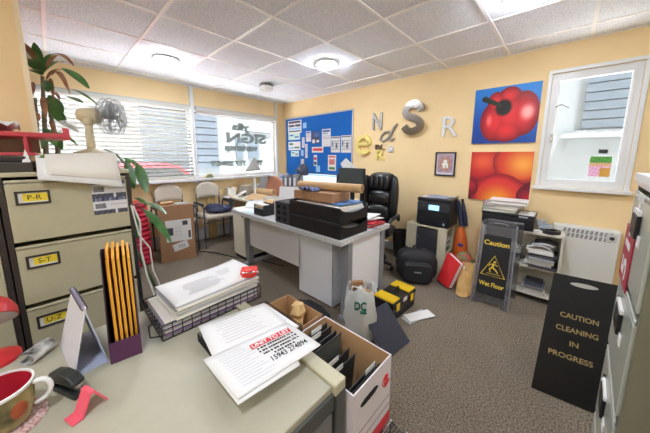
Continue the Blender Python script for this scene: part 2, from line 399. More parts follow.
# small things stuck on the back window glass
a, c = PY(599, 149.5, yg), PY(607.5, 153.5, yg)
solo('sticker', MB().box(a.x, c.x, yg-.008, yg-.006, c.z, a.z), DKGREY, 'small dark sticker on back window glass above the flower poster', 'sticker')
a, c = PY(590.5, 156.5, yg), PY(609, 177, yg)
def flower(u, v):
    n = math.sin(u*23+v*9)*math.cos(v*27-u*11)
    if v > .68: return mix((60, 140, 60), (110, 180, 70), .5+.5*n)
    if v > .5: return mix((230, 200, 90), (240, 170, 190), .5+.5*n)
    if u > .5 and v < .42: return mix((250, 220, 90), (200, 110, 60), .5+.5*math.sin(u*50)*math.cos(v*40))
    return mix((240, 150, 205), (250, 226, 240), .5+.5*n)
t = thing('flower_poster', 'small pink and green flower poster on back window glass', 'poster', ((a.x+c.x)/2, yg-.008, c.z))
MB().box(a.x, c.x, yg-.008, yg-.0065, c.z, a.z).build('backing', WHITE, t)
paint('print', ((a.x+c.x)/2, yg-.0085, (a.z+c.z)/2), (1, 0, 0), (0, 0, 1), c.x-a.x, a.z-c.z, 24, 24, flower, t)
# ------------------------------------------------------------------ ceiling fittings
LAMP = mat('lit warm diffuser', (236, 243, 255), .5, emit=54)
def lamp(x, y, label, group='round ceiling lights'):
    t = thing('ceiling_light', label, 'ceiling light', (x, y, ZC-.05), 0, group)
    MB().lathe([(.125, ZC), (.13, ZC-.012), (.124, ZC-.022), (.11, ZC-.024)], 32, (x, y, 0)).build('rim', TRIM, t, smooth=40)
    MB().lathe([(.110, ZC-.023), (.106, ZC-.036), (.09, ZC-.047), (.05, ZC-.054), (.01, ZC-.055)], 32, (x, y, 0)).build('diffuser', LAMP, t, smooth=60)
lamp(-3.33, .99, 'round ceiling light nearest the blinds and the fan')
lamp(-2.12, 2.28, 'round ceiling light above the grey desk and noticeboard')
lamp(-.30, 2.20, 'round ceiling light cut by top edge above the pepper picture')
for i, (x, y) in enumerate(((-.3, -.3), (1.3, 1.0), (.9, -1.6), (-1.6, -1.6))): lamp(x, y, 'round ceiling light on the ceiling behind the viewer')  # unseen lights added behind the viewer as fill for the room
t = thing('ceiling_sensor', 'white boxy sensor with dark base on ceiling by the corner', 'sensor', (-3.38, 2.32, ZC-.1))
MB().lathe([(.085, ZC), (.11, ZC-.02), (.10, ZC-.035)], 8, (-3.38, 2.32, 0)).build('base', mat('grey sensor base', (120, 122, 126), .5), t)
MB().lathe([(.10, ZC-.036), (.105, ZC-.08), (.09, ZC-.095), (.01, ZC-.1)], 8, (-3.38, 2.32, 0)).build('housing', WHITE, t, bevel=.004)
# ------------------------------------------------------------------ noticeboard and its papers
t = thing('noticeboard', 'large blue felt noticeboard in silver frame on the back wall', 'noticeboard', (-3.44, YB, 1.0))
nx0, nx1, nz0, nz1 = -4.30, -2.60, 1.0, 2.125
MB().box(nx0, nx1, YB-.012, YB, nz0, nz1).build('felt_panel', mat('blue felt', (16, 104, 190), .9, noise=.1, scale=60), t)
MB().box(nx0-.02, nx1+.02, YB-.022, YB-.0005, nz1, nz1+.025).box(nx0-.02, nx1+.02, YB-.022, YB-.0005, nz0-.025, nz0).box(nx0-.02, nx0, YB-.022, YB-.0005, nz0, nz1).box(nx1, nx1+.02, YB-.022, YB-.0005, nz0, nz1).build('frame', mat('silver frame', (196, 198, 200), .35, .6), t, bevel=.003)
PALEG = mat('pale green print', (196, 224, 214), .7); PALEB = mat('pale blue print', (150, 196, 228), .7); PHOTO = mat('dark photo print', (70, 74, 92), .5)
BI = mat('blue ink', (70, 110, 170), .6); GI = mat('green ink', (70, 140, 90), .6); GREYI = mat('grey print', (130, 132, 140), .7)
NOTES = [
 ((288, 121.5), (301.5, 132.5), 'wide', 'white printed card with dark photo strips, top left of the noticeboard'),
 ((303, 123), (306.5, 128), 'blue', 'tiny pale blue note beside the card at top left of the noticeboard'),
 ((288.5, 133.5), (300, 139.5), 'green', 'pale green strip below the top left card on the noticeboard'),
 ((288.5, 142), (300.5, 150), 'green2', 'white and green leaflet halfway down left side of the noticeboard'),
 ((291, 151), (299, 156.5), 'green', 'small pale green card lowest in left column of the noticeboard'),
 ((302, 137.5), (304.6, 147.5), 'lines', 'narrow white receipt in the middle left of the noticeboard'),
 ((306, 131.5), (311, 141.5), 'bluehead', 'white note with blue heading left of the dark photo on the noticeboard'),
 ((305.2, 144), (307.6, 158), 'lines', 'tall thin white slip hanging from the noticeboard centre left'),
 ((301, 150), (303.6, 156), 'blue', 'tiny pale blue note low on the noticeboard beside the thin slip'),
 ((301, 159), (304, 165), 'lines', 'short white receipt near bottom left edge of the noticeboard'),
 ((312, 132), (319.5, 143.5), 'photo', 'dark photo print with white corner in the noticeboard centre'),
 ((312, 147), (323.3, 152.5), 'redline', 'white label with red wording in the noticeboard centre'),
 ((313.8, 155), (317, 166), 'strip', 'narrow picture strip under the red worded label on the noticeboard'),
 ((322, 129.3), (330.5, 146.5), 'bluehead', 'tall white sheet with blue heading, highest on the noticeboard right half'),
 ((331, 136.6), (340, 152.4), 'table', 'grey calendar sheet, left one of the pair on the noticeboard'),
 ((341.3, 135.6), (351, 152.6), 'table', 'grey calendar sheet, right one of the pair by the noticeboard edge'),
 ((328, 155), (336, 171), 'red88', 'white sheet with large red figures low on the noticeboard'),
 ((316, 165.5), (320, 172), 'blue', 'pale blue note just above the lit screen on the noticeboard')]
yn = YB-.0125
for i, (p, q, kind, lab) in enumerate(NOTES):
    a, c = PY(*p, yn), PY(*q, yn); x0, x1, z1, z0 = a.x, c.x, a.z, c.z
    base = {'green': PALEG, 'blue': PALEB, 'photo': PHOTO}.get(kind, WHITE)
    t = thing('pinned_paper', lab, 'paper', ((x0+x1)/2, yn, z0), 0, 'papers pinned to the noticeboard')
    MB().box(x0, x1, yn-.0012, yn, z0, z1).build('sheet', base, t)
    w, h = x1-x0, z1-z0; y1 = yn-.0018; y0 = yn-.0012
    def bars(name, m, rs):
        b = MB()
        for u0, u1, v0, v1 in rs: b.box(x0+u0*w, x0+u1*w, y1, y0, z0+v0*h, z0+v1*h)
        b.build(name, m, t)
    if kind == 'wide': bars('print', PHOTO, [(.06, .94, .78, .95), (.06, .5, .5, .68), (.55, .94, .5, .68), (.06, .94, .1, .2)]); bars('print', PALEB, [(.06, .94, .28, .42)])
    elif kind == 'green': bars('print', BI, [(.1, .45, .55, .75), (.55, .9, .3, .5)])
    elif kind == 'green2': bars('print', GI, [(.08, .4, .6, .85), (.5, .92, .2, .4)]); bars('print', PALEB, [(.08, .45, .15, .4)])
    elif kind == 'lines': bars('print', GREYI, [(.15, .85, v, v+.035) for v in (.15, .27, .39, .51, .63, .75, .87)])
    elif kind == 'bluehead': bars('heading', BI, [(.08, .92, .82, .94), (.08, .7, .72, .76)]); bars('print', GREYI, [(.1, .9, v, v+.02) for v in (.6, .52, .44)])
    elif kind == 'photo': bars('print', WHITE, [(.05, .4, .05, .35), (.6, .95, .1, .3)]); bars('print', BI, [(.3, .9, .55, .9)])
    elif kind == 'redline': bars('print', INKR, [(.08, .92, .3, .75)])
    elif kind == 'strip': bars('print', INKR, [(.1, .9, .55, .8)]); bars('print', PHOTO, [(.1, .9, .1, .4)])
    elif kind == 'table':
        bars('heading', GREYI, [(.04, .96, .88, .97)]); bars('print', GREYI, [(u, u+.03, .08, .82) for u in (.1, .3, .5, .7, .87)]+[(.06, .94, v, v+.03) for v in (.2, .36, .52, .68)])
        bars('print', PHOTO, [(.12, .22, .4, .7), (.55, .68, .25, .6)])
    elif kind == 'red88':
        text('88', ((x0+x1)/2, y0-.0001, z0+.55*h), (1, 0, 0), (0, 0, 1), .13, INKR, t, off=.004); bars('print', INKR, [(.1, .9, .84, .93)]); bars('print', GI, [(.15, .85, .08, .24)])
pts = [PY(346, 158, yn-.02), PY(356, 167.5, yn-.004), PY(347, 178, yn-.004), PY(340.5, 163.5, yn-.004)]
solo('pinned_paper', MB().poly(pts[::-1], .001), WHITE, 'blank white sheet pinned askew at noticeboard bottom right corner', 'paper', 'papers pinned to the noticeboard')
# ------------------------------------------------------------------ letters on the back wall
STEELL = mat('galvanised letter metal', (176, 172, 166), .4, .5, noise=.15, scale=25)
MIRL = mat('polished letter steel', (190, 186, 180), .12, .9)
CREAML = mat('cream yellow letter paint', (236, 218, 130), .5)
def wall_letter(name, body, p, q, m, label, ext=.02, off=.0, mside=None, shear=0, thick=0):
    a, c = PY(*p, YB), PY(*q, YB)
    vs, fs = text_mesh(body, 1, .5, off)
    xs = [v.x for v in vs]; ys = [v.y for v in vs]; X0, X1, Y0, Y1 = min(xs), max(xs), min(ys), max(ys); zs = [v.z for v in vs]; Z0, Z1 = min(zs), max(zs)
    b = MB(); b.add([(a.x+(v.x-X0)/(X1-X0)*(c.x-a.x)+shear*((v.y-Y0)/(Y1-Y0)-.5), YB-.002-(v.z-Z0)/(Z1-Z0)*ext, c.z+(v.y-Y0)/(Y1-Y0)*(a.z-c.z)) for v in vs], fs)
    return solo(name, b, m, label, 'letter', 'decorative letters on the back wall', bevel=0)
wall_letter('wall_letter', 'N', (373.5, 113.5), (382.5, 129.5), STEELL, 'grey metal letter N on the back wall above the script letter', .03, .02)
def smooth_path(pts, n=8):
    pts = [Vector(p) for p in pts]; o = []
    for i in range(len(pts)-1):
        p0, p1, p2, p3 = pts[max(0, i-1)], pts[i], pts[i+1], pts[min(len(pts)-1, i+2)]
        for k in range(n):
            t = k/n; o.append(.5*(2*p1+(p2-p0)*t+(2*p0-5*p1+4*p2-p3)*t*t+(3*p1-p0-3*p2+p3)*t**3))
    return o+[pts[-1]]
def ribbon_letter(p, q, pts, wd, m, label, depth, b=None, straight=False):
    a, c = PY(*p, YB), PY(*q, YB); w, h = c.x-a.x, a.z-c.z
    P_ = [Vector((a.x+u.x*w, c.z+u.y*h)) for u in ([Vector(x) for x in pts] if straight else smooth_path([Vector(x) for x in pts]))]
    b = b or MB(); vs = []; n = len(P_)
    for i, x in enumerate(P_):
        t = (P_[min(n-1, i+1)]-P_[max(0, i-1)]).normalized(); s = Vector((-t.y, t.x))*wd*h/2
        for y in (YB-.002, YB-.002-depth): vs += [(x.x+s.x, y, x.y+s.y), (x.x-s.x, y, x.y-s.y)]
    fs = []
    for i in range(n-1):
        o = i*4; e = o+4; fs += [(o, o+1, e+1, e), (o+2, e+2, e+3, o+3), (o, e, e+2, o+2), (o+1, o+3, e+3, e+1)]
    fs += [(0, 2, 3, 1), (n*4-4, n*4-3, n*4-1, n*4-2)]
    b.add(vs, fs)
    if label: return solo('wall_letter', b, m, label, 'letter', 'decorative letters on the back wall')
    return b
eb = ribbon_letter((357.5, 135.5), (372, 154.5), [(.16, .53), (.88, .53)], .15, None, None, .05, straight=True)
ribbon_letter((357.5, 135.5), (372, 154.5), [(.87, .53), (.84, .72), (.68, .88), (.45, .91), (.22, .80), (.12, .55), (.16, .28), (.34, .12), (.58, .09), (.86, .22)], .19, CREAML, 'large cream yellow letter e on the back wall beside the noticeboard', .05, eb)
ribbon_letter((404, 103), (424.5, 134), [(.86, .70), (.78, .84), (.55, .90), (.30, .85), (.18, .72), (.24, .59), (.45, .53), (.66, .46), (.82, .34), (.80, .18), (.58, .10), (.32, .11), (.14, .26)], .21, MIRL, 'big polished steel letter S, largest letter on the back wall', .06)
wall_letter('wall_letter', 'R', (443.5, 117), (457.5, 136), TRIM, 'white letter R alone on the back wall left of the pepper picture', .025, .0)
wall_letter('wall_letter', 'R', (376.8, 150), (385.5, 159.8), CREAML, 'small cream letter R on the back wall under the tiny dark letters', .03, .015)
wall_letter('wall_letter', 'BL', (376, 144.6), (385.5, 149.4), mat('bronze letter', (110, 86, 72), .5), 'tiny dark brown letters sitting on the small cream R', .025, .005)
wall_letter('wall_letter', '&', (388.5, 145.5), (394.5, 152), TRIM, 'tiny white ampersand on the back wall right of the small cream R', .02, .005)
b = MB()
def wp(l): return [PY(x, y, YB-.016) for x, y in l]
b.tube(wp([(389, 132), (385, 132), (381.5, 136), (380.5, 140), (383, 141.5), (387, 139), (391, 133.5), (395.5, 126.5), (397, 124.5), (394.5, 126.5), (391.5, 133), (389.5, 139), (391, 140.5), (394.5, 138.5)]), .016, 8)
solo('wall_letter', b, STEELL, 'grey script letter d slanting on the back wall below the N', 'letter', 'decorative letters on the back wall', smooth=50)
# ------------------------------------------------------------------ pictures
def pepper(u, v):
    bg = mix((8, 62, 150), (40, 140, 225), sm(0, 1, .25*u+.75*v))
    def e(cx, cy, rx, ry): return math.hypot((u-cx)/rx, (v-cy)/ry)
    lobes = [(.36, .40, .24, .36), (.78, .50, .23, .38), (.55, .24, .26, .22), (.56, .83, .17, .15), (.36, .74, .14, .18), (.58, .5, .34, .40)]
    d = [e(*l) for l in lobes]; dm = min(d)
    c = bg
    if dm < 1:
        i = d.index(dm); c = mix((226, 44, 48), (120, 8, 20), dm**2.2)
        hl = e(.84, .52, .15, .2); c = mix((255, 176, 170), c, sm(.2, 1, hl)); h2 = e(.27, .42, .07, .16); c = mix((246, 110, 104), c, sm(.1, 1, h2))
    pit = e(.48, .63, .15, .17)
    if pit < 1: c = mix((24, 22, 20), c, sm(.6, 1, pit))
    x0, y0, x1, y1 = .17, .81, .42, .68
    k = max(0, min(1, ((u-x0)*(x1-x0)+(v-y0)*(y1-y0))/((x1-x0)**2+(y1-y0)**2)))
    dd = math.hypot(u-x0-k*(x1-x0), v-y0-k*(y1-y0))
    if dd < .05-.015*k: c = (34, 44, 30)
    return c
def fruit(u, v):
    c = mix((86, 16, 40), (130, 24, 44), v)
    for cx, cy, r, A, B, hx, hy in ((.18, .80, .40, (236, 96, 60), (186, 30, 40), .22, .8), (.80, .80, .42, (250, 170, 70), (216, 62, 44), .86, .76), (.52, .10, .47, (252, 180, 50), (214, 50, 50), .5, .0), (1.05, .15, .25, (180, 30, 50), (110, 14, 40), 1, .1), (-.05, .25, .22, (190, 40, 50), (120, 20, 40), 0, .3)):
        d = math.hypot(u-cx, v-cy)/r
        if d < 1: c = mix(mix(A, B, sm(0, 1, math.hypot(u-hx, v-hy)/r)), (110, 18, 40), max(0, d-.75)*2.6)
    return c
def canvas(name, tl, br, fn, label, nx, ny):
    a, c = PY(*tl, YB-.02), PY(*br, YB-.02)
    t = thing(name, label, 'picture', ((a.x+c.x)/2, YB, c.z))
    MB().box(a.x, c.x, YB-.02, YB, c.z, a.z).build('stretcher', WHITE, t)
    paint('canvas_print', ((a.x+c.x)/2, YB-.0205, (a.z+c.z)/2), (1, 0, 0), (0, 0, 1), c.x-a.x, a.z-c.z, nx, ny, fn, t)
canvas('canvas_picture', (476, 90.5), (535.5, 142.3), pepper, 'canvas print of a red pepper on blue, upper of two pictures', 110, 110)
canvas('canvas_picture', (472, 152), (528, 204.5), fruit, 'canvas print of orange and red fruit, lower of two pictures', 100, 100)
a, c = PY(435.8, 152.2, YB-.02), PY(454.2, 176.5, YB-.02)
t = thing('framed_picture', 'small black framed portrait picture above the black printer', 'picture', ((a.x+c.x)/2, YB, c.z))
f_ = .016
MB().box(a.x, c.x, YB-.02, YB, a.z-f_, a.z).box(a.x, c.x, YB-.02, YB, c.z, c.z+f_).box(a.x, a.x+f_, YB-.02, YB, c.z+f_, a.z-f_).box(c.x-f_, c.x, YB-.02, YB, c.z+f_, a.z-f_).build('frame', BLACK, t)
def portrait(u, v):
    n = math.sin(u*17+3)*math.cos(v*19)*.5+.5
    c = mix((150, 130, 160), (196, 168, 160), n*.6+v*.3)
    if math.hypot((u-.5)/.34, (v-.5)/.34) < 1: c = mix((168, 120, 104), (200, 150, 130), n)
    if math.hypot((u-.5)/.11, (v-.62)/.09) < 1 or math.hypot((u-.48)/.2, (v-.5)/.06) < 1 or math.hypot((u-.44)/.07, (v-.4)/.12) < 1 or math.hypot((u-.62)/.06, (v-.4)/.1) < 1: c = (232, 234, 226)
    if v < .12 or min(u, 1-u) < .06 or v > .95: c = (214, 208, 218)
    return c
MB().box(a.x+f_, c.x-f_, YB-.01, YB, c.z+f_, a.z-f_).build('backing', WHITE, t)
paint('print', ((a.x+c.x)/2, YB-.0105, (a.z+c.z)/2), (1, 0, 0), (0, 0, 1), c.x-a.x-2*f_, a.z-c.z-2*f_, 40, 50, portrait, t)
# ------------------------------------------------------------------ filing cabinets
DKBR = mat('dark brown steel frame', (58, 50, 46), .5)
def filing_cabinet(label, loc, rz, cfront, cside, ctop, lip=True, w=.47, d=.62, h=1.32, cards=(), group=None, first_z=None, face=.0):
    # local frame: front at y = 0 facing -y, body towards +y
    t = thing('filing_cabinet', label, 'filing cabinet', loc, rz, group); M = W[t]
    MB(M).box(-w/2, -w/2+.018, 0, d, 0, h-.02).box(w/2-.018, w/2, 0, d, 0, h-.02).box(-w/2+.018, w/2-.018, d-.02, d, 0, h-.02).box(-w/2+.018, w/2-.018, .005, .3, 0, .05).build('body', cside, t, bevel=.002)
    MB(M).box(-w/2, w/2, -.004, d, h-.02, h).build('top', ctop, t, bevel=.003)
    dh = .303
    for k in range(4):
        z1 = h-.03-k*(dh+.003); z0 = z1-dh+.012
        if k == 3: z0 = max(z0, .06)
        dr = MB(M).box(-w/2+.02, w/2-.02, -.006, .4, z0, z1-.02).box(-w/2+.02, w/2-.02, -.012 if lip else -.006, .0, z1-.017, z1-.004).build('drawer', cfront, t, bevel=.003)
        if k < len(cards) and cards[k]:
            yield_card(M, dr, cards[k], z1, w)
    return t
def yield_card(M, dr, card, z1, w):
    lx, lz = -w/2+.045, z1-.055          # top left of holder
    fw_, fh_ = .11, .062
    MB(M).box(lx, lx+fw_, -.013, -.006, lz-.008, lz).box(lx, lx+fw_, -.013, -.006, lz-fh_, lz-fh_+.008).box(lx, lx+.009, -.013, -.006, lz-fh_+.008, lz-.008).box(lx+fw_-.009, lx+fw_, -.013, -.006, lz-fh_+.008, lz-.008).build('label_holder', DKBR, dr)
    MB(M).box(lx+.009, lx+fw_-.009, -.0075, -.006, lz-fh_+.008, lz-.008).build('label_card', WHITE, dr)
    MB(M).box(lx+.022, lx+fw_-.009, -.0082, -.0076, lz-fh_+.014, lz-.012).build('label_strip', YEL, dr)
    text(card, M@Vector((lx+.058, -.0086, lz-fh_/2)), M.to_3x3()@Vector((1, 0, 0)), (0, 0, 1), .032, INK, dr)
tall = filing_cabinet('tall tan filing cabinet with yellow drawer cards P-R, S-T and U-Z', (-1.8, .065, 0), R(90), TAN, DKBR, TAN, cards=('P-R', 'S-T', 'U-Z'))
tall2 = filing_cabinet('tan filing cabinet cut by left edge of the photo, beside the carded one', (-1.8, -.41, 0), R(90), TAN, DKBR, TAN)
# car advert sheet stuck on the top drawer
def advert(u, v):
    n = math.sin(u*61)*math.sin(u*23+v*40)
    r = v*2 % 1
    if r > .78: return mix((50, 56, 84), (150, 156, 176), .5+.5*math.sin(u*14+v*9)*math.cos(u*31))
    if r < .26: return (225, 226, 230) if abs(u-.66) < .035 else mix((44, 46, 60), (110, 112, 126), .5+.5*n)
    if .36 < r < .66 and .06 < u < .36: return mix((40, 42, 50), (190, 190, 194), sm(-.2, .5, math.sin(u*90)*math.cos(v*140)))
    if .5 < r < .58 and u > .5: return mix((160, 162, 170), (222, 222, 226), .5+.5*math.sin(u*80))
    return (222, 223, 226)
xf = -1.8+.0065
a, c = PX(89, 182, xf), PX(119, 224, xf)
t = thing('advert_sheet', 'printed sheet of car pictures stuck on the top tan drawer', 'advert', (xf, (a.y+c.y)/2, c.z))
a, c = PX(87.5, 184.5, xf), PX(122, 219, xf)
yy0, yy1, zz0, zz1 = .132, .274, 1.085, 1.318-.055
MB().box(xf, xf+.001, yy0, yy1, zz0, zz1).build('sheet', WHITE, t)
paint('print', (xf+.0012, (yy0+yy1)/2, (zz0+zz1)/2), (0, 1, 0), (0, 0, 1), yy1-yy0, zz1-zz0, 60, 60, advert, t)
# ------------------------------------------------------------------ things on top of the tall cabinets
ZT = 1.32
def paper_pile(name, label, x0, x1, y0, y1, z, h, n, m=WHITE, jit=.012, rz=.06, group=None, rzc=0, cat='papers'):
    cx, cy = (x0+x1)/2, (y0+y1)/2; b = MB(); hh = h/n
    for k in range(n):
        Rm = Matrix.Rotation(rzc+random.uniform(-rz, rz), 3, 'Z')
        b.obox((cx+random.uniform(-jit, jit), cy+random.uniform(-jit, jit), z+hh*(k+.5)), (x1-x0, y1-y0, hh*.96), Rm)
        b.k = k % 3
    o = solo(name, b, [m, OFFW, GREYP], label, cat, group)
    return o
# black brown document tray and red letter rack
t = thing('document_tray', 'flat dark brown document tray on the tan cabinet under red rack', 'tray', (-2.02, -.16, ZT))
MB().box(-2.3, -1.83, -.39, -.055, ZT, ZT+.045).build('lower_tray', DKBR, t, bevel=.004)
MB().box(-2.28, -1.85, -.37, -.075, ZT+.047, ZT+.072).build('upper_tray', mat('black brown plastic', (44, 38, 38), .5), t, bevel=.004)
t = thing('letter_rack', 'red plastic desk rack with shelf on top of the tan cabinet', 'letter rack', (-2.0, -.1, ZT+.073))
za = 1.485
RACK = mat('faded red plastic', (192, 62, 72), .4)
MB().box(-2.25, -1.9, -.5, .08, za, za+.022).build('shelf', RACK, t, bevel=.004)
MB().box(-2.25, -1.9, -.5, -.04, ZT+.075, ZT+.09).build('base', RACK, t, bevel=.004)
for (x, y) in ((-1.91, -.32), (-1.91, -.07), (-2.24, -.32), (-2.24, -.07)): MB().cyl((x, y, ZT+.08), (x, y, za+.01), .007, n=8).build('post', RACK, t)
MB().box(-2.245, -2.24, -.5, -.03, ZT+.09, za).build('back_panel', see_through('smoky red plastic', (140, 70, 70), .75, .2), t)
MB().box(-1.9, -1.895, .06, .085, za-.01, za+.05).build('end_stop', RACK, t, bevel=.003)
def crumple(name, label, c, w, d, hgt, m, cat, seed, seg=8, group=None, parent=None):
    rnd = random.Random(seed); b = MB()
    hs = [[rnd.uniform(0, hgt) for _ in range(seg+1)] for _ in range(seg+1)]
    b.grid(lambda u, v: (c[0]+(u-.5)*w, c[1]+(v-.5)*d, c[2]+hs[round(u*seg)][round(v*seg)]), seg, seg)
    return solo(name, b, m, label, cat, group, solid=.002, smooth=60)
crumple('tissue_paper', 'crumpled white tissue paper lying on the red rack', (-2.05, -.2, za+.03), .26, .22, .05, WHITE, 'tissue', 3)
t = thing('plastic_cup', 'clear plastic cup lying on the red rack beside the plant leaves', 'cup', (-2.0, .02, za+.03))
CLEAR = see_through('clear plastic', (236, 240, 240), .16, .08)
cq = PX(66, 128, -1.99)
MB(Matrix.Translation((cq.x, cq.y-.03, max(cq.z, za+.066)))@Matrix.Rotation(R(-80), 4, 'X')).lathe([(.024, 0), (.034, .08), (.035, .08), (.025, -.002)], 20).build('cup', CLEAR, t, smooth=40)
# loose sheaf of papers hanging over the front edge of the cabinet
b = MB()
def sag(u, v, dz=0, l=.0): # u along y, v from back to front
    y = -.045+l+u*(.30-l); x = -2.3+v*.565
    z = ZT+.075+.012*u+dz-(.0 if v < .80 else .70*(v-.80))*(.75+.5*u)
    return (x, y, z)
b.grid(lambda u, v: sag(u, v), 10, 12); b.k = 1
b.grid(lambda u, v: sag(u, v*.97, .006, .03), 10, 12); b.k = 2
b.grid(lambda u, v: sag(u, v*.95, -.008), 10, 12)
solo('loose_papers', b, [WHITE, OFFW, GREYP], 'loose white papers hanging over the top of the carded tan cabinet', 'papers', solid=.003, smooth=50)
paper_pile('paper_stack', 'stack of papers on the tan cabinet below the fan', -2.38, -1.84, .0, .27, ZT+.001, .05, 8, WHITE, .008, .03)
solo('torn_paper', MB().poly([PX(22, 163, -1.84), PX(33, 167, -1.83), PX(28, 155, -1.86), PX(24.5, 149, -1.88)][::-1], .001), WHITE, 'white torn paper scrap standing up at the red rack corner', 'paper')
# desk fan
FAN = mat('aged cream plastic', (206, 194, 160), .4)
fc = PX(112, 117, -2.1); fb = PX(92, 152, -2.13)
t = thing('desk_fan', 'cream desk fan with round wire guard on papers by the window blind', 'fan', (fb.x, fb.y, ZT+.085))
ax = Vector((.55, .80, -.03)).normalized()
mc = fc-ax*.115
MB().lathe([(.085, ZT+.085), (.085, ZT+.095), (.03, ZT+.112), (.022, ZT+.12)], 24, (fb.x, fb.y, 0)).build('base', FAN, t, smooth=50)
MB().tube([(fb.x, fb.y, ZT+.11), (fb.x, fb.y, mc.z-.045)], [.022, .018], 14).build('stem', FAN, t, smooth=50)
MB().ell((fb.x, fb.y, mc.z-.045), .027).build('tilt_knuckle', FAN, t, smooth=60)
b = MB(); prof = [(-.065, .012), (-.06, .032), (-.045, .042), (-.01, .046), (.03, .047), (.05, .042), (.058, .026)]
b.tube([mc+ax*p for p, r in prof], [r for p, r in prof], 20); b.build('motor_housing', FAN, t, smooth=50)
g = MB(); x_ = ax.cross(Vector((0, 0, 1))).normalized(); y_ = x_.cross(ax); rg = .105
def circ(off, r, n=36): return [fc+ax*off+(x_*math.cos(2*PI*k/n)+y_*math.sin(2*PI*k/n))*r for k in range(n)]
for off, r in ((-.03, rg), (.03, rg), (0, rg+.004), (-.045, .06), (.05, .06), (.055, .03)): g.tube(circ(off, r), .0022, 6, closed=True)
for k in range(24):
    a = 2*PI*k/24; d = x_*math.cos(a)+y_*math.sin(a); d2 = x_*math.cos(a+.25)+y_*math.sin(a+.25)
    g.tube([fc+ax*.057+d*.02, fc+ax*.05+d2*.06, fc+ax*.03+d2*rg], .0017, 5, cap=False); g.tube([fc-ax*.05+d*.035, fc-ax*.045+d*.06, fc-ax*.03+d*rg], .0017, 5, cap=False)
g.build('wire_guard', mat('grey wire', (150, 154, 156), .4, .3), t, smooth=60)
MB().cyl(fc+ax*.05, fc+ax*.062, .028, .024, 20).build('guard_badge', WHITE, t, smooth=40)
MB().cyl(mc+ax*.07, fc+ax*.03, .016, .012, 12).build('hub', mat('grey fan hub', (130, 134, 140), .4), t, smooth=40)
fbl = see_through('grey translucent fan blade', (176, 184, 190), .75, .3)
for k in range(4):
    a0 = k*PI/2+.4; b = MB()
    def bl(u, v): 
        r = .015+u*.08; a = a0+(v-.5)*(.5+.9*u); d = x_*math.cos(a)+y_*math.sin(a); return fc+d*r+ax*((v-.5)*.035)
    b.grid(bl, 6, 6); b.build('blade', fbl, t, solid=.0015, smooth=60)
# ------------------------------------------------------------------ plants
POT = mat('terracotta', (150, 88, 60), .8, noise=.2)
def pot(t, x, y, r, h, z=0): 
    MB().lathe([(r*.72, z), (r, z+h*.8), (r*1.08, z+h*.8), (r*1.08, z+h), (r*.95, z+h), (r*.9, z+h*.9), (.01, z+h*.9)], 24, (x, y, 0)).build('pot', POT, t, smooth=40)
xp = -2.85
sb = PX(47, 150, xp)
t = thing('dragon_plant', 'tall dragon plant with green and withered brown leaves beside the cream pillar', 'plant', (xp, sb.y, 0))
pot(t, xp, sb.y, .16, .28)
st = MB()
for l in ([(47, 205), (46, 150), (44, 110), (42.4, 76)], [(55, 200), (58, 150), (52, 120), (47, 98)], [(40, 200), (38, 150), (36, 120), (35, 98)]):
    P_ = [PX(x, y, xp) for x, y in l]; P_[0:0] = [Vector((xp, sb.y+.02*(len(st.v) % 3), .2))]
    st.tube(P_, [.02, .017, .015, .013, .010], 8)
st.build('stem', mat('grey brown cane', (138, 126, 104), .8, noise=.3, scale=60), t, smooth=50)
gl, bl_ = MB(), MB()
def pleaf(mb, a, b_, w, dr=.03, da=0, db=0): leaf(mb, PX(*a, xp+da), PX(*b_, xp+db), w*.74, dr, side=(.35, 1, .2))
for a, b_, w, dr, db in [((42.4, 74), (34, 42.5), .075, .02, .1), ((42, 74), (24, 58), .11, .03, .25), ((42, 75), (30, 70), .09, .02, .1), ((43, 74), (50, 54), .06, .02, 0), ((43, 73), (64, 62), .07, .03, -.1), ((62, 68), (89, 88.5), .085, .025, .2), ((66, 96), (83, 103), .055, .01, .15), ((72, 89), (98.5, 106), .03, .02, .25), ((49, 95), (62, 114), .10, .01, .15), ((50, 105), (65, 126), .1, .01, .1), ((46, 80), (48, 92), .08, .01, .2), ((45, 135), (40, 150), .09, .01, .25), ((52, 130), (62, 150), .075, .02, .2), ((57, 132), (78, 146), .03, .02, .3), ((45, 128), (56, 146), .09, .01, .28), ((60, 122), (78, 132), .06, .01, -.1)]:
    pleaf(gl, a, b_, w, dr, 0, db)
for a, b_, w, dr, db in [((40, 66), (21, 41), .085, .01, .15), ((50, 56), (74, 66), .07, .03, .1), ((46, 70), (60, 55), .08, .02, .05), ((52, 75), (70, 94), .075, .05, .1), ((46, 80), (62, 70), .07, .02, .15), ((50, 78), (54, 100), .06, .02, .15), ((33, 82), (30, 100), .09, .01, .2), ((42, 96), (46, 118), .08, .01, .25), ((33, 112), (40, 120), .07, .01, .2), ((54, 92), (60, 100), .05, .01, .2), ((50, 120), (55, 136), .06, .01, .2)]:
    pleaf(bl_, a, b_, w*.62, dr*1.6, 0, db)
gl.build('green_leaves', LEAF, t, smooth=60); bl_.build('withered_leaves', LEAFB, t, smooth=60)['label'] = 'withered brown leaves'
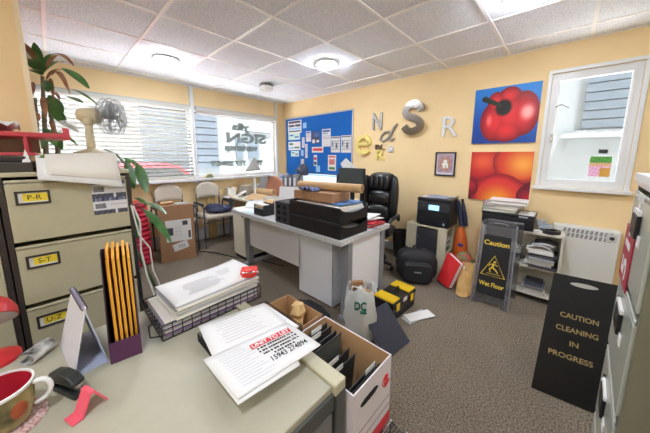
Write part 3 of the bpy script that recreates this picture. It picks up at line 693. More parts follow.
# trailing rubber plant leaning past the cabinet side
xt = -2.05
t = thing('rubber_plant', 'trailing plant with large green leaves hanging beside the tall tan cabinet', 'plant', (-2.25, .52, 0))
pot(t, -2.25, .52, .13, .25)
stm = [Vector((-2.25, .52, .2))]+[PX(x, y, xt) for x, y in ((136, 250), (131, 215), (130, 185), (126, 165), (116, 154), (104, 149))]
MB().tube(stm, [.012, .01, .009, .008, .007, .006, .004], 8).build('stem', mat('green stem', (92, 104, 70), .6), t, smooth=50)
gl = MB()
for a, b_, w, dr, db in [((126, 160), (134, 189), .085, .01, .05), ((137, 163), (147, 193), .10, .01, .1), ((124, 158), (136, 166), .05, .01, .05), ((131, 204), (160, 207), .06, .02, .2), ((133, 198), (147, 206), .05, .02, .1), ((143, 209), (171, 242), .085, .03, .3), ((150, 205), (166, 214), .05, .02, .3), ((134, 212), (138, 238), .075, .01, .1), ((70, 165), (25, 163), .05, .02, .2)][:8]:
    leaf(gl, PX(*a, xt), PX(*b_, xt+db), w*.62, dr, side=(.3, 1, .1))
gl.build('leaves', LEAF, t, smooth=60)
MB().tube([PX(126, 163, xt), PX(134, 160, xt), PX(139, 166, xt)], .004, 6).tube([PX(131, 205, xt), PX(138, 206, xt), PX(145, 211, xt+.05)], .004, 6).build('twig', MATS['green stem'], t, smooth=50)
lb = MB(); leaf(lb, PX(45.5, 158, -1.84), PX(36, 167, -1.86), .05, .01, side=(.3, .2, 1))
solo('fallen_leaf', lb, LEAF, 'dark green leaf lying among the papers on the tan cabinet', 'leaf', smooth=60)
# ------------------------------------------------------------------ low tan cabinet in the foreground
ZD = .72
t = thing('side_cabinet', 'low tan topped steel cabinet filling the foreground', 'cabinet', (-.865, -.1, 0))
DGS = mat('dark grey green steel', (74, 76, 72), .4)
DX0, DX1, DY0, DY1 = -1.30, -.43, -.75, .555
MB().box(DX0, DX1-.012, DY0, DY1-.05, ZD-.03, ZD).build('top', mat('tan desk top', (172, 168, 147), .45, noise=.04, scale=30), t, bevel=.004)
MB().box(DX0, DX1+.002, DY1-.05, DY1, ZD-.03, ZD+.008).build('end_trim', TAN, t, bevel=.005)
MB().box(DX0+.01, DX1-.02, DY0+.01, DY1-.01, 0, ZD-.031).build('body', DGS, t)
MB().box(DX1-.02, DX1-.002, DY0, DY1-.05, ZD-.075, ZD-.02).build('front_rail', DGS, t, bevel=.003)
MB().box(DX1-.02, DX1+.002, DY1-.045, DY1, 0, ZD-.031).build('corner_post', DGS, t, bevel=.003)
for y0, y1 in ((DY0+.01, -.08), (-.07, DY1-.055)):
    for z0, z1 in ((.05, .34), (.35, ZD-.085)):
        dr = MB().box(DX1-.02, DX1-.004, y0, y1, z0, z1).build('drawer', mat('mid grey steel', (112, 114, 110), .4), t, bevel=.003)
        ym = (y0+y1)/2+.08; MB().box(DX1-.004, DX1+.012, ym-.07, ym+.07, z1-.09, z1-.05).build('handle', BLACK, dr, bevel=.004)
# tent calendar
t = thing('desk_calendar', 'white tent calendar standing on the tan top beside the purple file', 'calendar', tuple(PZ(84, 362, ZD)))
n0, n1 = PZ(73, 380, ZD), PZ(109, 361, ZD); f0 = PZ(60, 345, ZD); 
dirv = (f0-n0); f1 = n1+dirv
def zat(px, py, p): d = ray(px, py); return CAMH+d.z*math.hypot(p.x, p.y)/math.hypot(d.x, d.y)
mid = (n0+n1)/2; d = ray(84.5, 308); k = math.hypot(mid.x, mid.y)/math.hypot(d.x, d.y)
nr = Vector((d.x*k, d.y*k, CAMH+d.z*k)); fr = nr+dirv*.85
CALG = mat('calendar card', (176, 182, 202), .6)  # blue-grey shade inside the tent is put into this card colour
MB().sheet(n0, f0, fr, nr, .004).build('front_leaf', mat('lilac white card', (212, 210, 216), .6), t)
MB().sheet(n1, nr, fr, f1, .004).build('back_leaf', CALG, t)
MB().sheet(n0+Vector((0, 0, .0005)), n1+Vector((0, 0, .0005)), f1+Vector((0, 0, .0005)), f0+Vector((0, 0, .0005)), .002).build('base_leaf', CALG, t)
b = MB(); nrm = (n0-f0).cross(nr-n0).normalized()
if nrm.dot(Vector((0, 0, 1.4))-n0) < 0: nrm = -nrm
for k in range(16):
    p = nr.lerp(fr, .04+k*.06)+Vector((0, 0, -.004)); ring = []
    e1 = Vector((0, 0, 1)); e2 = e1.cross(dirv.normalized())
    b.tube([p+(e1*math.cos(a)+e2*math.sin(a))*.008 for a in [2*PI*j/10 for j in range(10)]], .0012, 5, closed=True)
b.build('spiral_binding', mat('purple grey wire', (110, 96, 120), .4, .5), t, smooth=60)
# purple magazine file with orange folders
PUR = mat('purple card', (82, 40, 78), .6); PURD = mat('dark purple card', (46, 26, 48), .65)
q0, q1 = PZ(111, 365, ZD), PZ(142, 353, ZD)
ex = (q1-q0).normalized(); ez = Vector((0, 0, 1)); ey = ez.cross(ex); FW = (q1-q0).length+.002
Mf = Matrix(((ex.x, ey.x, 0, q0.x), (ex.y, ey.y, 0, q0.y), (0, 0, 1, ZD+.0005), (0, 0, 0, 1)))
t = thing('magazine_file', 'purple magazine file holding orange folders on the tan top', 'magazine file', tuple(q0))
D_ = .17; HF, HB = .085, .345
MB(Mf).box(0, FW, 0, .003, 0, HF*.86).build('front_panel', PUR, t)
MB(Mf).box(0, FW, D_-.003, D_, 0, HB).box(0, FW, .003, D_-.003, 0, .003).build('back_panel', PURD, t)
side = [(.003, 0), (D_-.003, 0), (D_-.003, HB), (D_*.75, HB), (.003, HF)]
for x in (0, FW-.003):
    b = MB(Mf); b.poly([(x, y, z) for y, z in side], .003) if x else b.poly([(x+.003, y, z) for y, z in side][::1], -.003)
    b.build('side_panel', PURD if x == 0 else PUR, t)
ORG = mat('orange folder card', (222, 150, 44), .6); YLW = mat('yellow orange folder card', (240, 180, 60), .6)
for k in range(5):
    x = .018+k*.0132; z1 = .372-.006*((k*2) % 3)+(.012 if k == 1 else 0)
    tt = random.uniform(.0, .003)
    fo = thing('card_folder', ['leftmost orange folder in the purple file, top edge notched', 'second orange folder from the left in the purple file', 'middle orange folder in the purple file', 'fourth orange folder from the left in the purple file', 'rightmost orange folder in the purple file'][k], 'folder', tuple(Mf@Vector((x, .02, .004))), 0, 'orange folders in the purple file')
    y0 = .012+.006*k
    for j, (dx, m_) in enumerate(((0, ORG), (.0038, YLW))):
        b = MB(Mf)
        pr = [(y0, .004), (D_-.008, .004), (D_-.008, z1-.012), (D_-.02, z1), (y0+.03, z1), (y0+.02, z1-.03 if k == 0 else z1-.004), (y0, z1-.02)]
        b.add([(x+dx+tt*(z/.3), y, z) for y, z in pr]+[(x+dx+.0034+tt*(z/.3), y, z) for y, z in pr], [tuple(range(7))[::-1], tuple(range(7, 14))]+[(i, (i+1) % 7, 7+(i+1) % 7, 7+i) for i in range(7)])
        b.build('cover', m_, fo)
# stapler
s0, s1 = PZ(52, 382, ZD), PZ(87, 398, ZD)
t = thing('stapler', 'black stapler on the tan top between the mug and pink holder', 'stapler', tuple((s0+s1)/2), math.atan2(s1.y-s0.y, s1.x-s0.x)); M = W[t]; L = .125
BG = mat('black green plastic', (38, 44, 42), .35)
MB(M).box(-L/2, L/2, -.019, .019, 0, .010).build('base', BG, t, bevel=.004)
b = MB(M@Matrix.Translation((-L/2+.012, 0, .022))@Matrix.Rotation(R(-9), 4, 'Y'))
pr = [(-.012, -.010), (L-.02, -.010), (L-.018, .0), (L-.04, .016), (.04, .024), (.0, .02), (-.014, .006)]
bm_ = MB(M@Matrix.Translation((-L/2+.012, 0, .03))@Matrix.Rotation(R(-9), 4, 'Y')@Matrix(((1, 0, 0, 0), (0, 0, -1, 0), (0, 1, 0, 0), (0, 0, 0, 1))))
bm_.prism(pr, -.016, .016).build('arm', BG, t, bevel=.005)
MB(M@Matrix.Translation((-L/2+.012, 0, .016))@Matrix.Rotation(R(-7), 4, 'Y')).box(.02, L-.022, -.007, .007, -.004, .006).build('magazine', CHROME, t)
MB(M).cyl((-L/2+.014, -.017, .02), (-L/2+.014, .017, .02), .009).build('hinge', BG, t, smooth=40)
MB(M).box(L/2-.03, L/2-.01, -.008, .008, .010, .012).build('anvil', CHROME, t)
# pink folded holder
PINK = mat('pink plastic', (232, 92, 112), .4)
p0, p1, p2, p3 = PZ(64, 421, ZD), PZ(77, 431, ZD), PZ(101, 412, ZD), PZ(90, 404, ZD)
e1 = (p1-p0).normalized(); e2 = (p2-p1).normalized(); w_ = .036
t_ = Matrix(((e2.x, e1.x, 0, p0.x), (e2.y, e1.y, 0, p0.y), (0, 0, 1, ZD+.0005), (0, 0, 0, 1)))
b = MB(t_)
pr = [(0, 0), (.024, 0), (.045, .050), (.050, .050), (.076, .003), (.080, .003), (.053, .057), (.043, .057), (.021, .005), (0, .005)]
n = len(pr)
b.add([(x, 0, z) for x, z in pr]+[(x, .042, z) for x, z in pr], [tuple(range(n))[::-1], tuple(range(n, 2*n))]+[(i, (i+1) % n, n+(i+1) % n, n+i) for i in range(n)])
solo('card_holder', b, PINK, 'small pink folded holder on the tan top in front of the stapler', 'holder', bevel=.001)
# mug on a patterned mat
mc_ = Vector((-.968, -.152, ZD))
t = thing('table_mat', 'red and white patterned mat under the mug', 'mat', tuple(mc_))
MB().lathe([(.078, ZD+.0005), (.08, ZD+.003), (.078, ZD+.006), (.01, ZD+.006)], 36, (mc_.x, mc_.y, 0)).build('mat', mat('red white weave', (226, 214, 206), .8, c2=(150, 60, 60), scale=160), t, smooth=30)
t = thing('mug', 'large cream patterned mug with red inside on the woven mat', 'mug', (mc_.x, mc_.y, ZD+.007))
MUG = mat('olive cream glaze', (176, 160, 104), .25, c2=(84, 78, 48), scale=22, detail=2)
rm, hm, z0 = .064, .102, ZD+.0065
b = MB(); b.lathe([(.040, z0), (.050, z0+.006), (.060, z0+.045), (rm, z0+hm*.93)], 40, (mc_.x, mc_.y, 0), caps=(1, 0)); b.build('body', MUG, t, smooth=40)
MB().lathe([(rm, z0+hm*.93), (rm+.001, z0+hm), (rm-.003, z0+hm+.001), (rm-.004, z0+hm-.006)], 40, (mc_.x, mc_.y, 0), caps=(0, 0)).build('rim', WHITE, t, smooth=40)
b = MB(); n = 40; vs = []; prof = [(rm-.004, z0+hm-.004), (.056, z0+.045), (.046, z0+.012), (.005, z0+.010)]
for r_, z in prof: vs += [(mc_.x+r_*math.cos(2*PI*j/n), mc_.y+r_*math.sin(2*PI*j/n), z) for j in range(n)]
b.add(vs, [(i*n+j, i*n+(j+1) % n, (i+1)*n+(j+1) % n, (i+1)*n+j) for i in range(3) for j in range(n)]+[tuple(3*n+j for j in range(n))]); b.build('inside', mat('red glaze', (170, 34, 48), .25), t, smooth=40)
hd = Vector((.25, .97, 0)).normalized()
MB().tube([mc_+hd*r_+Vector((0, 0, .0065+z)) for r_, z in ((.060, .088), (.078, .094), (.092, .084), (.096, .060), (.084, .036), (.056, .028))], [.007, .007, .007, .0065, .006, .006], 10).build('handle', WHITE, t, smooth=60, sub=1)
MB(frame(mc_+Vector((.050, .036, .06)), (-.5, .86, 0), (0, 0, 1))).ell((0, 0, 0), (.016, .022, .004), 12, 8).build('painted_bird', mat('brown glaze', (150, 74, 40), .3), t, smooth=60)
# red desk lamp, mostly out of frame
lb_ = PZ(-6, 362, ZD); dc_ = PX(-15, 322, lb_.x)
t = thing('desk_lamp', 'red desk lamp with white lined dome cut by the left edge', 'lamp', tuple(lb_))
MB().lathe([(.062, ZD), (.062, ZD+.01), (.05, ZD+.016), (.01, ZD+.018)], 32, (lb_.x, lb_.y, 0)).build('base', RED, t, smooth=40)
MB().tube([(lb_.x-.01, lb_.y-.025, ZD+.015), (lb_.x-.01, lb_.y-.03, ZD+.09), (lb_.x-.01, dc_.y, dc_.z+.05)], .012, 12).build('stem', BLACK, t, smooth=50)
Md = Matrix.Translation(dc_)@Matrix.Rotation(R(-40), 4, 'Y')
n = 36; vs = []; prof = [(.072, 0), (.07, .025), (.055, .055), (.028, .078), (.003, .082)]
MB(Md).lathe(prof, n).build('shade', RED, t, smooth=50)
MB(Md).lathe([(.069, -.002), (.066, -.0025), (.01, -.003)], n).build('shade_lining', mat('grey white lining', (190, 190, 192), .4), t, smooth=50)
# rolled leaflet
a, c = PZ(26, 366, ZD), PZ(50, 348, ZD)
ax_ = (c-a).normalized(); sd = Vector((0, 0, 1)).cross(ax_)
b = MB(); L_ = (c-a).length
vs = lambda u, v: a+ax_*(u*L_)+sd*(.026*math.cos(.35+v*5.4))+Vector((0, 0, .021+.020*math.sin(.35+v*5.4)))
b.grid(lambda u, v: vs(u, v), 6, 18)
t = thing('rolled_leaflet', 'curled black and white leaflet lying beside the lamp on the tan top', 'leaflet', tuple(a))
b.build('sheet', mat('black and white print', (226, 224, 218), .5, c2=(40, 38, 36), scale=34, detail=1), t, solid=.0012, smooth=60)
# ------------------------------------------------------------------ wire letter basket with papers
WIRE = mat('dark wire', (40, 38, 42), .4, .5)
bx1, bx0, by0, by1, bz0, bz1 = -1.015, -1.275, .215, .63, ZD+.004, ZD+.062
t = thing('wire_basket', 'dark wire letter basket on the tan top full of papers', 'basket', ((bx0+bx1)/2, (by0+by1)/2, ZD))
b = MB()
for z in (bz0, bz0+.02, bz0+.04, bz1): b.tube([(bx0, by0, z), (bx1, by0, z), (bx1, by1, z), (bx0, by1, z)], .003 if z in (bz0, bz1) else .0018, 6, closed=True)
b.build('rails', WIRE, t)
b = MB()
for k in range(13):
    y = by0+(by1-by0)*k/12; b.tube([(bx0, y, bz1), (bx0, y, bz0), (bx1, y, bz0), (bx1, y, bz1)], .0018, 5)
for k in range(1, 8):
    x = bx0+(bx1-bx0)*k/8; b.tube([(x, by0, bz1), (x, by0, bz0), (x, by1, bz0), (x, by1, bz1)], .0018, 5)
b.build('bars', WIRE, t)
b = MB(); b.tube([(bx1-.06, by0, bz1), (bx1-.05, by0-.03, bz1-.01), (bx1-.01, by0-.035, bz1-.03), (bx1, by0, bz0+.02)], .003, 6); b.build('handle_loop', WIRE, t)
paper_pile('paper_stack', 'lilac and white papers filling the wire basket', bx0+.008, bx1-.012, by0+.012, by1-.012, bz0+.003, .055, 9, mat('lilac paper', (170, 140, 186), .7), .0015, .006, 'papers in the wire basket')
paper_pile('paper_stack', 'thick stack of white papers topping the wire basket under red clip', bx0+.02, bx1-.002, by0+.048, by1-.012, bz0+.0595, .050, 10, OFFW, .006, .025, 'papers in the wire basket', rzc=.02)
zt = bz0+.1105
Mt = Matrix.Translation(((bx0+bx1)/2+.006, (by0+by1)/2+.022, zt))@Matrix.Rotation(R(3), 4, 'Z')
t = thing('document', 'white document with faint print on top of the basket papers', 'document', Mt.translation)
b = MB(Mt); 
b.grid(lambda u, v: ((u-.5)*.235, (v-.5)*.37, .001+.012*max(0, v-.75)**1.2*4+.004*math.sin(u*3)), 8, 12); b.build('sheet', WHITE, t, solid=.0015, smooth=60)
b = MB(Mt)
for k in range(9): b.box(-.03+.012*k, -.026+.012*k, -.12+random.uniform(0, .02), .02+random.uniform(-.03, .03), .0062, .0066)
for k in range(6): b.box(-.05+.01*k, -.048+.01*k, .05, .12, .0062, .0066)
b.build('print', mat('faint grey print', (186, 184, 186), .7), t)
# red bulldog clip
c0 = PZ(249, 271, zt+.02)
t = thing('clip', 'red plastic clip on the white document in the wire basket', 'clip', tuple(c0), R(-35)); M = W[t]@Matrix.Translation((0, 0, -.012))@Matrix.Scale(1.35, 4)
CR = mat('bright red plastic', (228, 48, 40), .35)
b = MB(M); b.prism([(-.035, -.028), (.02, -.028), (.034, -.012), (.034, .012), (.02, .028), (-.035, .028)], .006, .012); b.build('upper_jaw', CR, t, bevel=.002)
MB(M).prism([(-.03, -.024), (.02, -.024), (.03, -.01), (.03, .01), (.02, .024), (-.03, .024)], -.002, .004).build('lower_jaw', CR, t)
MB(M@Matrix.Rotation(R(-18), 4, 'Y')).box(.02, .07, -.012, .012, .012, .018).build('lever', CR, t, bevel=.003)
MB(M).cyl((.02, -.02, .012), (.02, .02, .012), .006).build('spring', CHROME, t, smooth=40)
# ------------------------------------------------------------------ wire tray and UNIT TO LET papers
tx0, tx1, ty0, ty1 = -.925, -.68, .305, .60
t = thing('wire_tray', 'black mesh tray under the UNIT TO LET papers', 'tray', ((tx0+tx1)/2, (ty0+ty1)/2, ZD))
b = MB(); b.box(tx0, tx1, ty0, ty1, ZD+.001, ZD+.004); b.build('base', BLACK, t)
b = MB()
for z in (ZD+.008, ZD+.016, ZD+.024, ZD+.032): b.tube([(tx0, ty0, z), (tx1, ty0, z), (tx1, ty1, z), (tx0, ty1, z)], .0018, 5, closed=True)
for k in range(25):
    x = tx0+(tx1-tx0)*k/24; y = ty0+(ty1-ty0)*k/24
    for yy in (ty0, ty1): b.cyl((x, yy, ZD+.002), (x, yy, ZD+.033), .0012, n=5)
    for xx in (tx0, tx1): b.cyl((xx, y, ZD+.002), (xx, y, ZD+.033), .0012, n=5)
b.build('mesh_side', BLACK, t)
paper_pile('paper_stack', 'white papers stacked in the black mesh tray', tx0+.012, tx1-.012, ty0+.015, ty1-.012, ZD+.005, .026, 5, WHITE, .003, .012)
zu = ZD+.040
def desk_sheet(pts, z, label, name='letter', sag=0, dz=.0):
    P_ = [PZ(x, y, z) for x, y in pts]
    b = MB(); b.grid(lambda u, v: P_[0].lerp(P_[1], u).lerp(P_[3].lerp(P_[2], u), v)+Vector((0, 0, dz*u)), 8, 8)
    t = thing(name, label, 'letter', tuple(P_[0]+Vector((0, 0, 0))))
    b.build('sheet', WHITE, t, solid=.0016, smooth=60)
    return t, P_
t, Q = desk_sheet([(213, 358), (198, 326), (264, 303), (289, 324)], zu, 'handwritten letter under the UNIT TO LET sheet in mesh tray')
e1 = (Q[3]-Q[0]); e2 = (Q[1]-Q[0])
b = MB()
for k in range(9):
    u0 = .15+random.uniform(0, .1); v = .2+.085*k
    p = Q[0]+e1*u0+e2*v; q = Q[0]+e1*(.8-random.uniform(0, .2))+e2*v
    b.sheet(p+Vector((0, 0, .0012)), q+Vector((0, 0, .0012)), q+e2*.012+Vector((0, 0, .0012)), p+e2*.012+Vector((0, 0, .0012)), .0003)
b.build('handwriting', mat('faint grey print', (186, 184, 186), .7), t)
t2, Q2 = desk_sheet([(203, 360), (238, 399), (321, 345), (287, 322)], zu+.012, 'white UNIT TO LET sheet with red heading on the mesh tray')
e1 = (Q2[3]-Q2[0]).normalized(); e2 = -(Q2[1]-Q2[0]).normalized()
cen = PZ(275, 347, zu+.0145)
MB(frame(PZ(271, 338, zu+.0138), e1, e2)).box(-.074, .074, -.012, .012, 0, .0006).build('red_band', INKR, t2)
text('UNIT TO LET', PZ(271, 338, zu+.0146), e1, e2, .024, WHITE, t2, width=.138, off=.0006, ext=.0003)
zz = zu+.0142
c_ = PZ(271, 338, zz)
b = MB()
for k, wd in enumerate((.135, .14, .13, .075)):
    o_ = c_-e2*(.021+.0155*k)+e1*(.004-wd/2); x = 0
    while x < wd:
        l = random.uniform(.004, .009); l = min(l, wd-x); b.sheet(o_+e1*x-e2*.004, o_+e1*(x+l)-e2*.004, o_+e1*(x+l)+e2*.004, o_+e1*x+e2*.004, .0003); x += l+random.choice((.0018, .0018, .005))
b.build('small_print', INK, t2)
text('15943 274894', c_-e2*.088+e1*.006, e1, e2, .030, INK, t2, width=.13, ext=.0002, off=.0004)
b = MB()
for k in range(13):
    p = Q2[0].lerp(Q2[1], .12+.062*k); b2 = p+e1*.03; q = p+e1*(.10+random.uniform(0, .04))
    b2.z = q.z = zz-.0002; b.sheet(b2, q, q+e2*.0015, b2+e2*.0015, .0002)
b.build('print', mat('faint grey print', (186, 184, 186), .7), t2)
t3, Q3 = desk_sheet([(203.5, 361), (238, 405), (300, 365), (284, 325)], zu+.006, 'white sheet showing its edge just below the UNIT TO LET sheet')
# ------------------------------------------------------------------ cartons beside the low cabinet
def carton(t, x0, x1, y0, y1, z0, z1, mo, mi, th=.005):
    b = MB(); b.box(x0, x1, y0, y1, z0, z0+th)
    b.box(x0, x1, y0, y0+th, z0+th, z1).box(x0, x1, y1-th, y1, z0+th, z1).box(x0, x0+th, y0+th, y1-th, z0+th, z1).box(x1-th, x1, y0+th, y1-th, z0+th, z1)
    b.build('box_wall', mo, t)
    i = th*.15
    MB().box(x0+th, x1-th, y0+th, y0+th+i, z0+th, z1-.001).box(x0+th, x1-th, y1-th-i, y1-th, z0+th, z1-.001).box(x0+th, x0+th+i, y0+th+i, y1-th-i, z0+th, z1-.001).box(x1-th-i, x1-th, y0+th+i, y1-th-i, z0+th, z1-.001).build('inner_lining', mi, t)
WB = mat('white printed board', (214, 208, 210), .6)
ax0, ax1, ay0, ay1, az0, az1 = -.745, -.405, .565, .80, .385, .665
t = thing('archive_box', 'white archive box with hand hole holding hanging files, beside the tan top', 'box', ((ax0+ax1)/2, (ay0+ay1)/2, az0))
carton(t, ax0, ax1, ay0, ay1, az0, az1, WB, CARDI)
# hand hole, mark, rules, red foot band on the +x face
xf = ax1+.0006
hh = [(xf, .655+.035*math.cos(a)+(.018 if math.cos(a) > 0 else -.018), .60+.012*math.sin(a)) for a in [2*PI*k/20 for k in range(20)]]
MB().poly(hh, .0008).build('hand_hole', BLACKM, t)
text('S', (xf+.0004, .765, .583), (0, 1, 0), (0, 0, 1), .05, INKR, t, name='logo', off=.004)
MB().tube([(xf, .765+.024*math.cos(a), .583+.024*math.sin(a)) for a in [2*PI*k/20 for k in range(5, 20)]], .0022, 5).build('logo_ring', INKR, t)
b = MB()
for z in (.50, .462): b.box(xf-.0005, xf+.0003, ay0+.02, ay1-.005, z, z+.003)
b.build('ruled_lines', mat('thin grey rule', (120, 112, 116), .6), t)
MB().box(xf-.0005, xf+.0004, ay0, ay1, az0, az0+.045).build('red_band', INKR, t)
FOLD = mat('black hanging file', (44, 44, 46), .6); FOLDG = mat('grey green hanging file', (86, 90, 84), .6)
TAB = mat('white tab', (232, 232, 226), .5)
def hanging(y, x0, x1, z1, tabx, m, label, lean=.03, z0=.40):
    f = thing('hanging_file', label, 'file', ((x0+x1)/2, y, z0), 0, 'hanging files in the archive box')
    MB().sheet((x0, y, z0), (x1, y, z0), (x1, y+lean, z1), (x0, y+lean, z1), .002).build('pocket', m, f)
    MB().cyl((x0, y+lean, z1), (x1, y+lean, z1), .003, n=6).build('rail', CHROME if m is FOLD else FOLDG, f)
    if tabx is not None: MB().box(tabx-.028, tabx+.028, y+lean-.003, y+lean-.0015, z1+.001, z1+.02).build('tab', TAB, f)
nm = ['first', 'second', 'third', 'fourth', 'fifth', 'sixth', 'seventh', 'eighth']
# files run along the box's short way: rails parallel to y, spread along x
def hang_y(x, y0, y1, z1, taby, m, label, lean=.02, z0=.40):
    f = thing('hanging_file', label, 'file', (x, (y0+y1)/2, z0), 0, 'hanging files in the archive box')
    MB().sheet((x, y0, z0), (x, y1, z0), (x+lean, y1, z1), (x+lean, y0, z1), .002).build('pocket', m, f)
    MB().cyl((x+lean, y0, z1), (x+lean, y1, z1), .003, n=6).build('rail', BLACK, f)
    if taby is not None: MB().box(x+lean+.0032, x+lean+.0047, taby-.03, taby+.03, z1-.004, z1+.016).build('tab', TAB, f)
for k, (x, z1, ty, m, lab) in enumerate([(-.725, .662, .70, FOLD, 'black hanging file with white tab next to the brown carton'), (-.70, .66, .67, FOLD, 'black hanging file with long white tab, second from the brown carton'),
        (-.672, .652, None, FOLD, 'black hanging file without a tab, third from the brown carton'), (-.645, .655, None, FOLDG, 'grey green hanging file in the middle of the archive box'),
        (-.585, .628, .65, FOLD, 'black hanging file with tab leaning in the archive box middle'), (-.555, .62, .64, FOLD, 'black hanging file with tab sunk low in the archive box'),
        (-.455, .64, .71, FOLD, 'black hanging file with white tab nearest the hand hole side'), (-.438, .645, None, FOLDG, 'grey green hanging file pressed against the hand hole wall')]):
    hang_y(x, ay0+.012, ay1-.03 if k < 4 else ay1-.05, z1, ty, m, lab, .012 if k > 5 else .018)
# brown carton
cx0, cx1, cy0, cy1, cz0, cz1 = -1.02, -.765, .60, .80, .40, .665
t = thing('cardboard_box', 'open brown carton with crumpled kraft paper next to archive box', 'box', ((cx0+cx1)/2, (cy0+cy1)/2, cz0))
carton(t, cx0, cx1, cy0, cy1, cz0, cz1, CARD, CARDI)
kc = PZ(297, 317, .64)
t = thing('packing_paper', 'twisted brown packing paper sticking up in the open carton', 'paper', (kc.x, kc.y, .41))
b = MB(); random.seed(5); b.tube([(kc.x+.02, kc.y-.02, .42), (kc.x+.01, kc.y-.015, .52), (kc.x+.005, kc.y-.005, .565), (kc.x, kc.y, .60), (kc.x-.008, kc.y+.01, .63), (kc.x-.004, kc.y+.012, .66), (kc.x-.016, kc.y+.016, .69), (kc.x-.02, kc.y+.02, .70)], [.05, .05, .036, .022, .024, .036, .030, .008], 12)
b.v = [v+Vector((random.uniform(-.008, .008), random.uniform(-.008, .008), random.uniform(-.006, .006))) for v in b.v]; b.build('twist', mat('light kraft tissue', (222, 186, 130), .6, noise=.15, scale=40), t)
b = MB(); b.ell((kc.x-.02, kc.y-.02, .50), (.09, .07, .09), 14, 10, .25); b.build('crumple', KRAFT, t, smooth=50)
# low stand carrying both cartons
t = thing('storage_chest', 'dark chest under the cartons beside the low cabinet', 'chest', (-.71, .69, 0))
MB().box(-1.03, -.42, .565, .795, 0, .34).build('body', mat('dark trunk fabric', (48, 46, 48), .8), t, bevel=.01)
MB().box(-1.035, -.415, .56, .80, .34, .384).build('lid', DKGREY, t, bevel=.008)
# wire rack showing past the archive box corner
t = thing('wire_rack', 'black and chrome wire rack at the foot of the archive box', 'rack', (-.36, .72, 0))
b = MB()
for x, y in ((-.395, .60), (-.395, .80), (-.33, .62), (-.33, .80)): b.cyl((x, y, 0), (x, y, .385), .004, n=8)
for z in (.12, .25, .38): b.tube([(-.395, .60, z), (-.33, .62, z), (-.33, .80, z), (-.395, .80, z)], .004, 6, closed=True)
b.build('frame', CHROME, t, smooth=50)
b = MB()
for k in range(6): b.cyl((-.395+.012*k, .605, .375), (-.395+.012*k, .80, .375), .002, n=5)
b.build('shelf_wires', BLACK, t)
b_ = MB().box(-.39, -.34, .64, .78, .26, .345)
solo('cassette', b_, BLACK, 'black plastic case lying in the wire rack below the archive box', 'case', bevel=.005)
# ------------------------------------------------------------------ main grey desk
LG = mat('pale grey laminate', (196, 198, 198), .4, noise=.03, scale=20); PANEL = mat('white grey panel', (238, 240, 244), .45); STEELG = mat('grey desk steel', (140, 142, 146), .4)
EX0, EX1, EY0, EY1, EZ = -3.0, -1.225, 1.49, 2.25, .735
t = thing('office_desk', 'pale grey office desk with white side panels in room centre', 'desk', ((EX0+EX1)/2, (EY0+EY1)/2, 0))
MB().box(EX0, EX1, EY0, EY1, EZ-.045, EZ).build('top', LG, t, bevel=.004)
MB().box(EX0+.16, EX1-.66, EY0+.15, EY0+.17, .27, EZ-.046).build('modesty_panel', PANEL, t)
b = MB(); b.box(-1.90, -1.435, 1.64, 1.66, .02, EZ-.046).box(-1.90, -1.435, 1.66, 2.12, .02, EZ-.05); b.build('pedestal', PANEL, t, bevel=.003)
MB().box(-1.445, -1.436, 1.636, 1.668, .02, EZ-.046).build('pedestal_edge', STEELG, t)
MB().box(EX1-.085, EX1-.01, 1.60, 1.66, 0, EZ-.046).box(EX1-.085, EX1-.01, 2.12, 2.18, 0, EZ-.046).box(EX1-.085, EX1-.01, 1.56, 2.22, 0, .035).build('leg', STEELG, t, bevel=.004)
MB().box(EX1-.045, EX1-.03, 1.66, 2.12, .10, EZ-.046).build('end_panel', PANEL, t)
MB().box(EX0+.08, EX0+.15, 1.62, 1.69, 0, EZ-.046).box(EX0+.08, EX0+.15, 2.12, 2.18, 0, EZ-.046).box(EX0+.08, EX0+.15, 1.58, 2.22, 0, .035).build('leg', STEELG, t, bevel=.004)
b = MB()
for k in range(3): b.ell((EX1+.0005, EY0+.06+.045*k, EZ-.022), (.0008, .016, .009), 10, 6)
b.build('paint_marks', mat('chalky white scuff', (226, 228, 230), .8), t)
# cream pedestal drawer unit at the far end
t = thing('drawer_pedestal', 'cream drawer pedestal with black plinth at the far end of grey desk', 'pedestal', (-3.16, 1.95, 0))
CRM = mat('cream laminate', (226, 220, 200), .5)
MB().box(-3.30, -3.005, 1.655, 2.2, .05, .685).build('body', CRM, t, bevel=.003); MB().box(-3.29, -3.02, 1.67, 2.19, 0, .05).build('plinth', BLACK, t)
MB().box(-3.04, -3.02, 1.64, 1.655, .60, .66).build('lock', BLACK, t, bevel=.003)
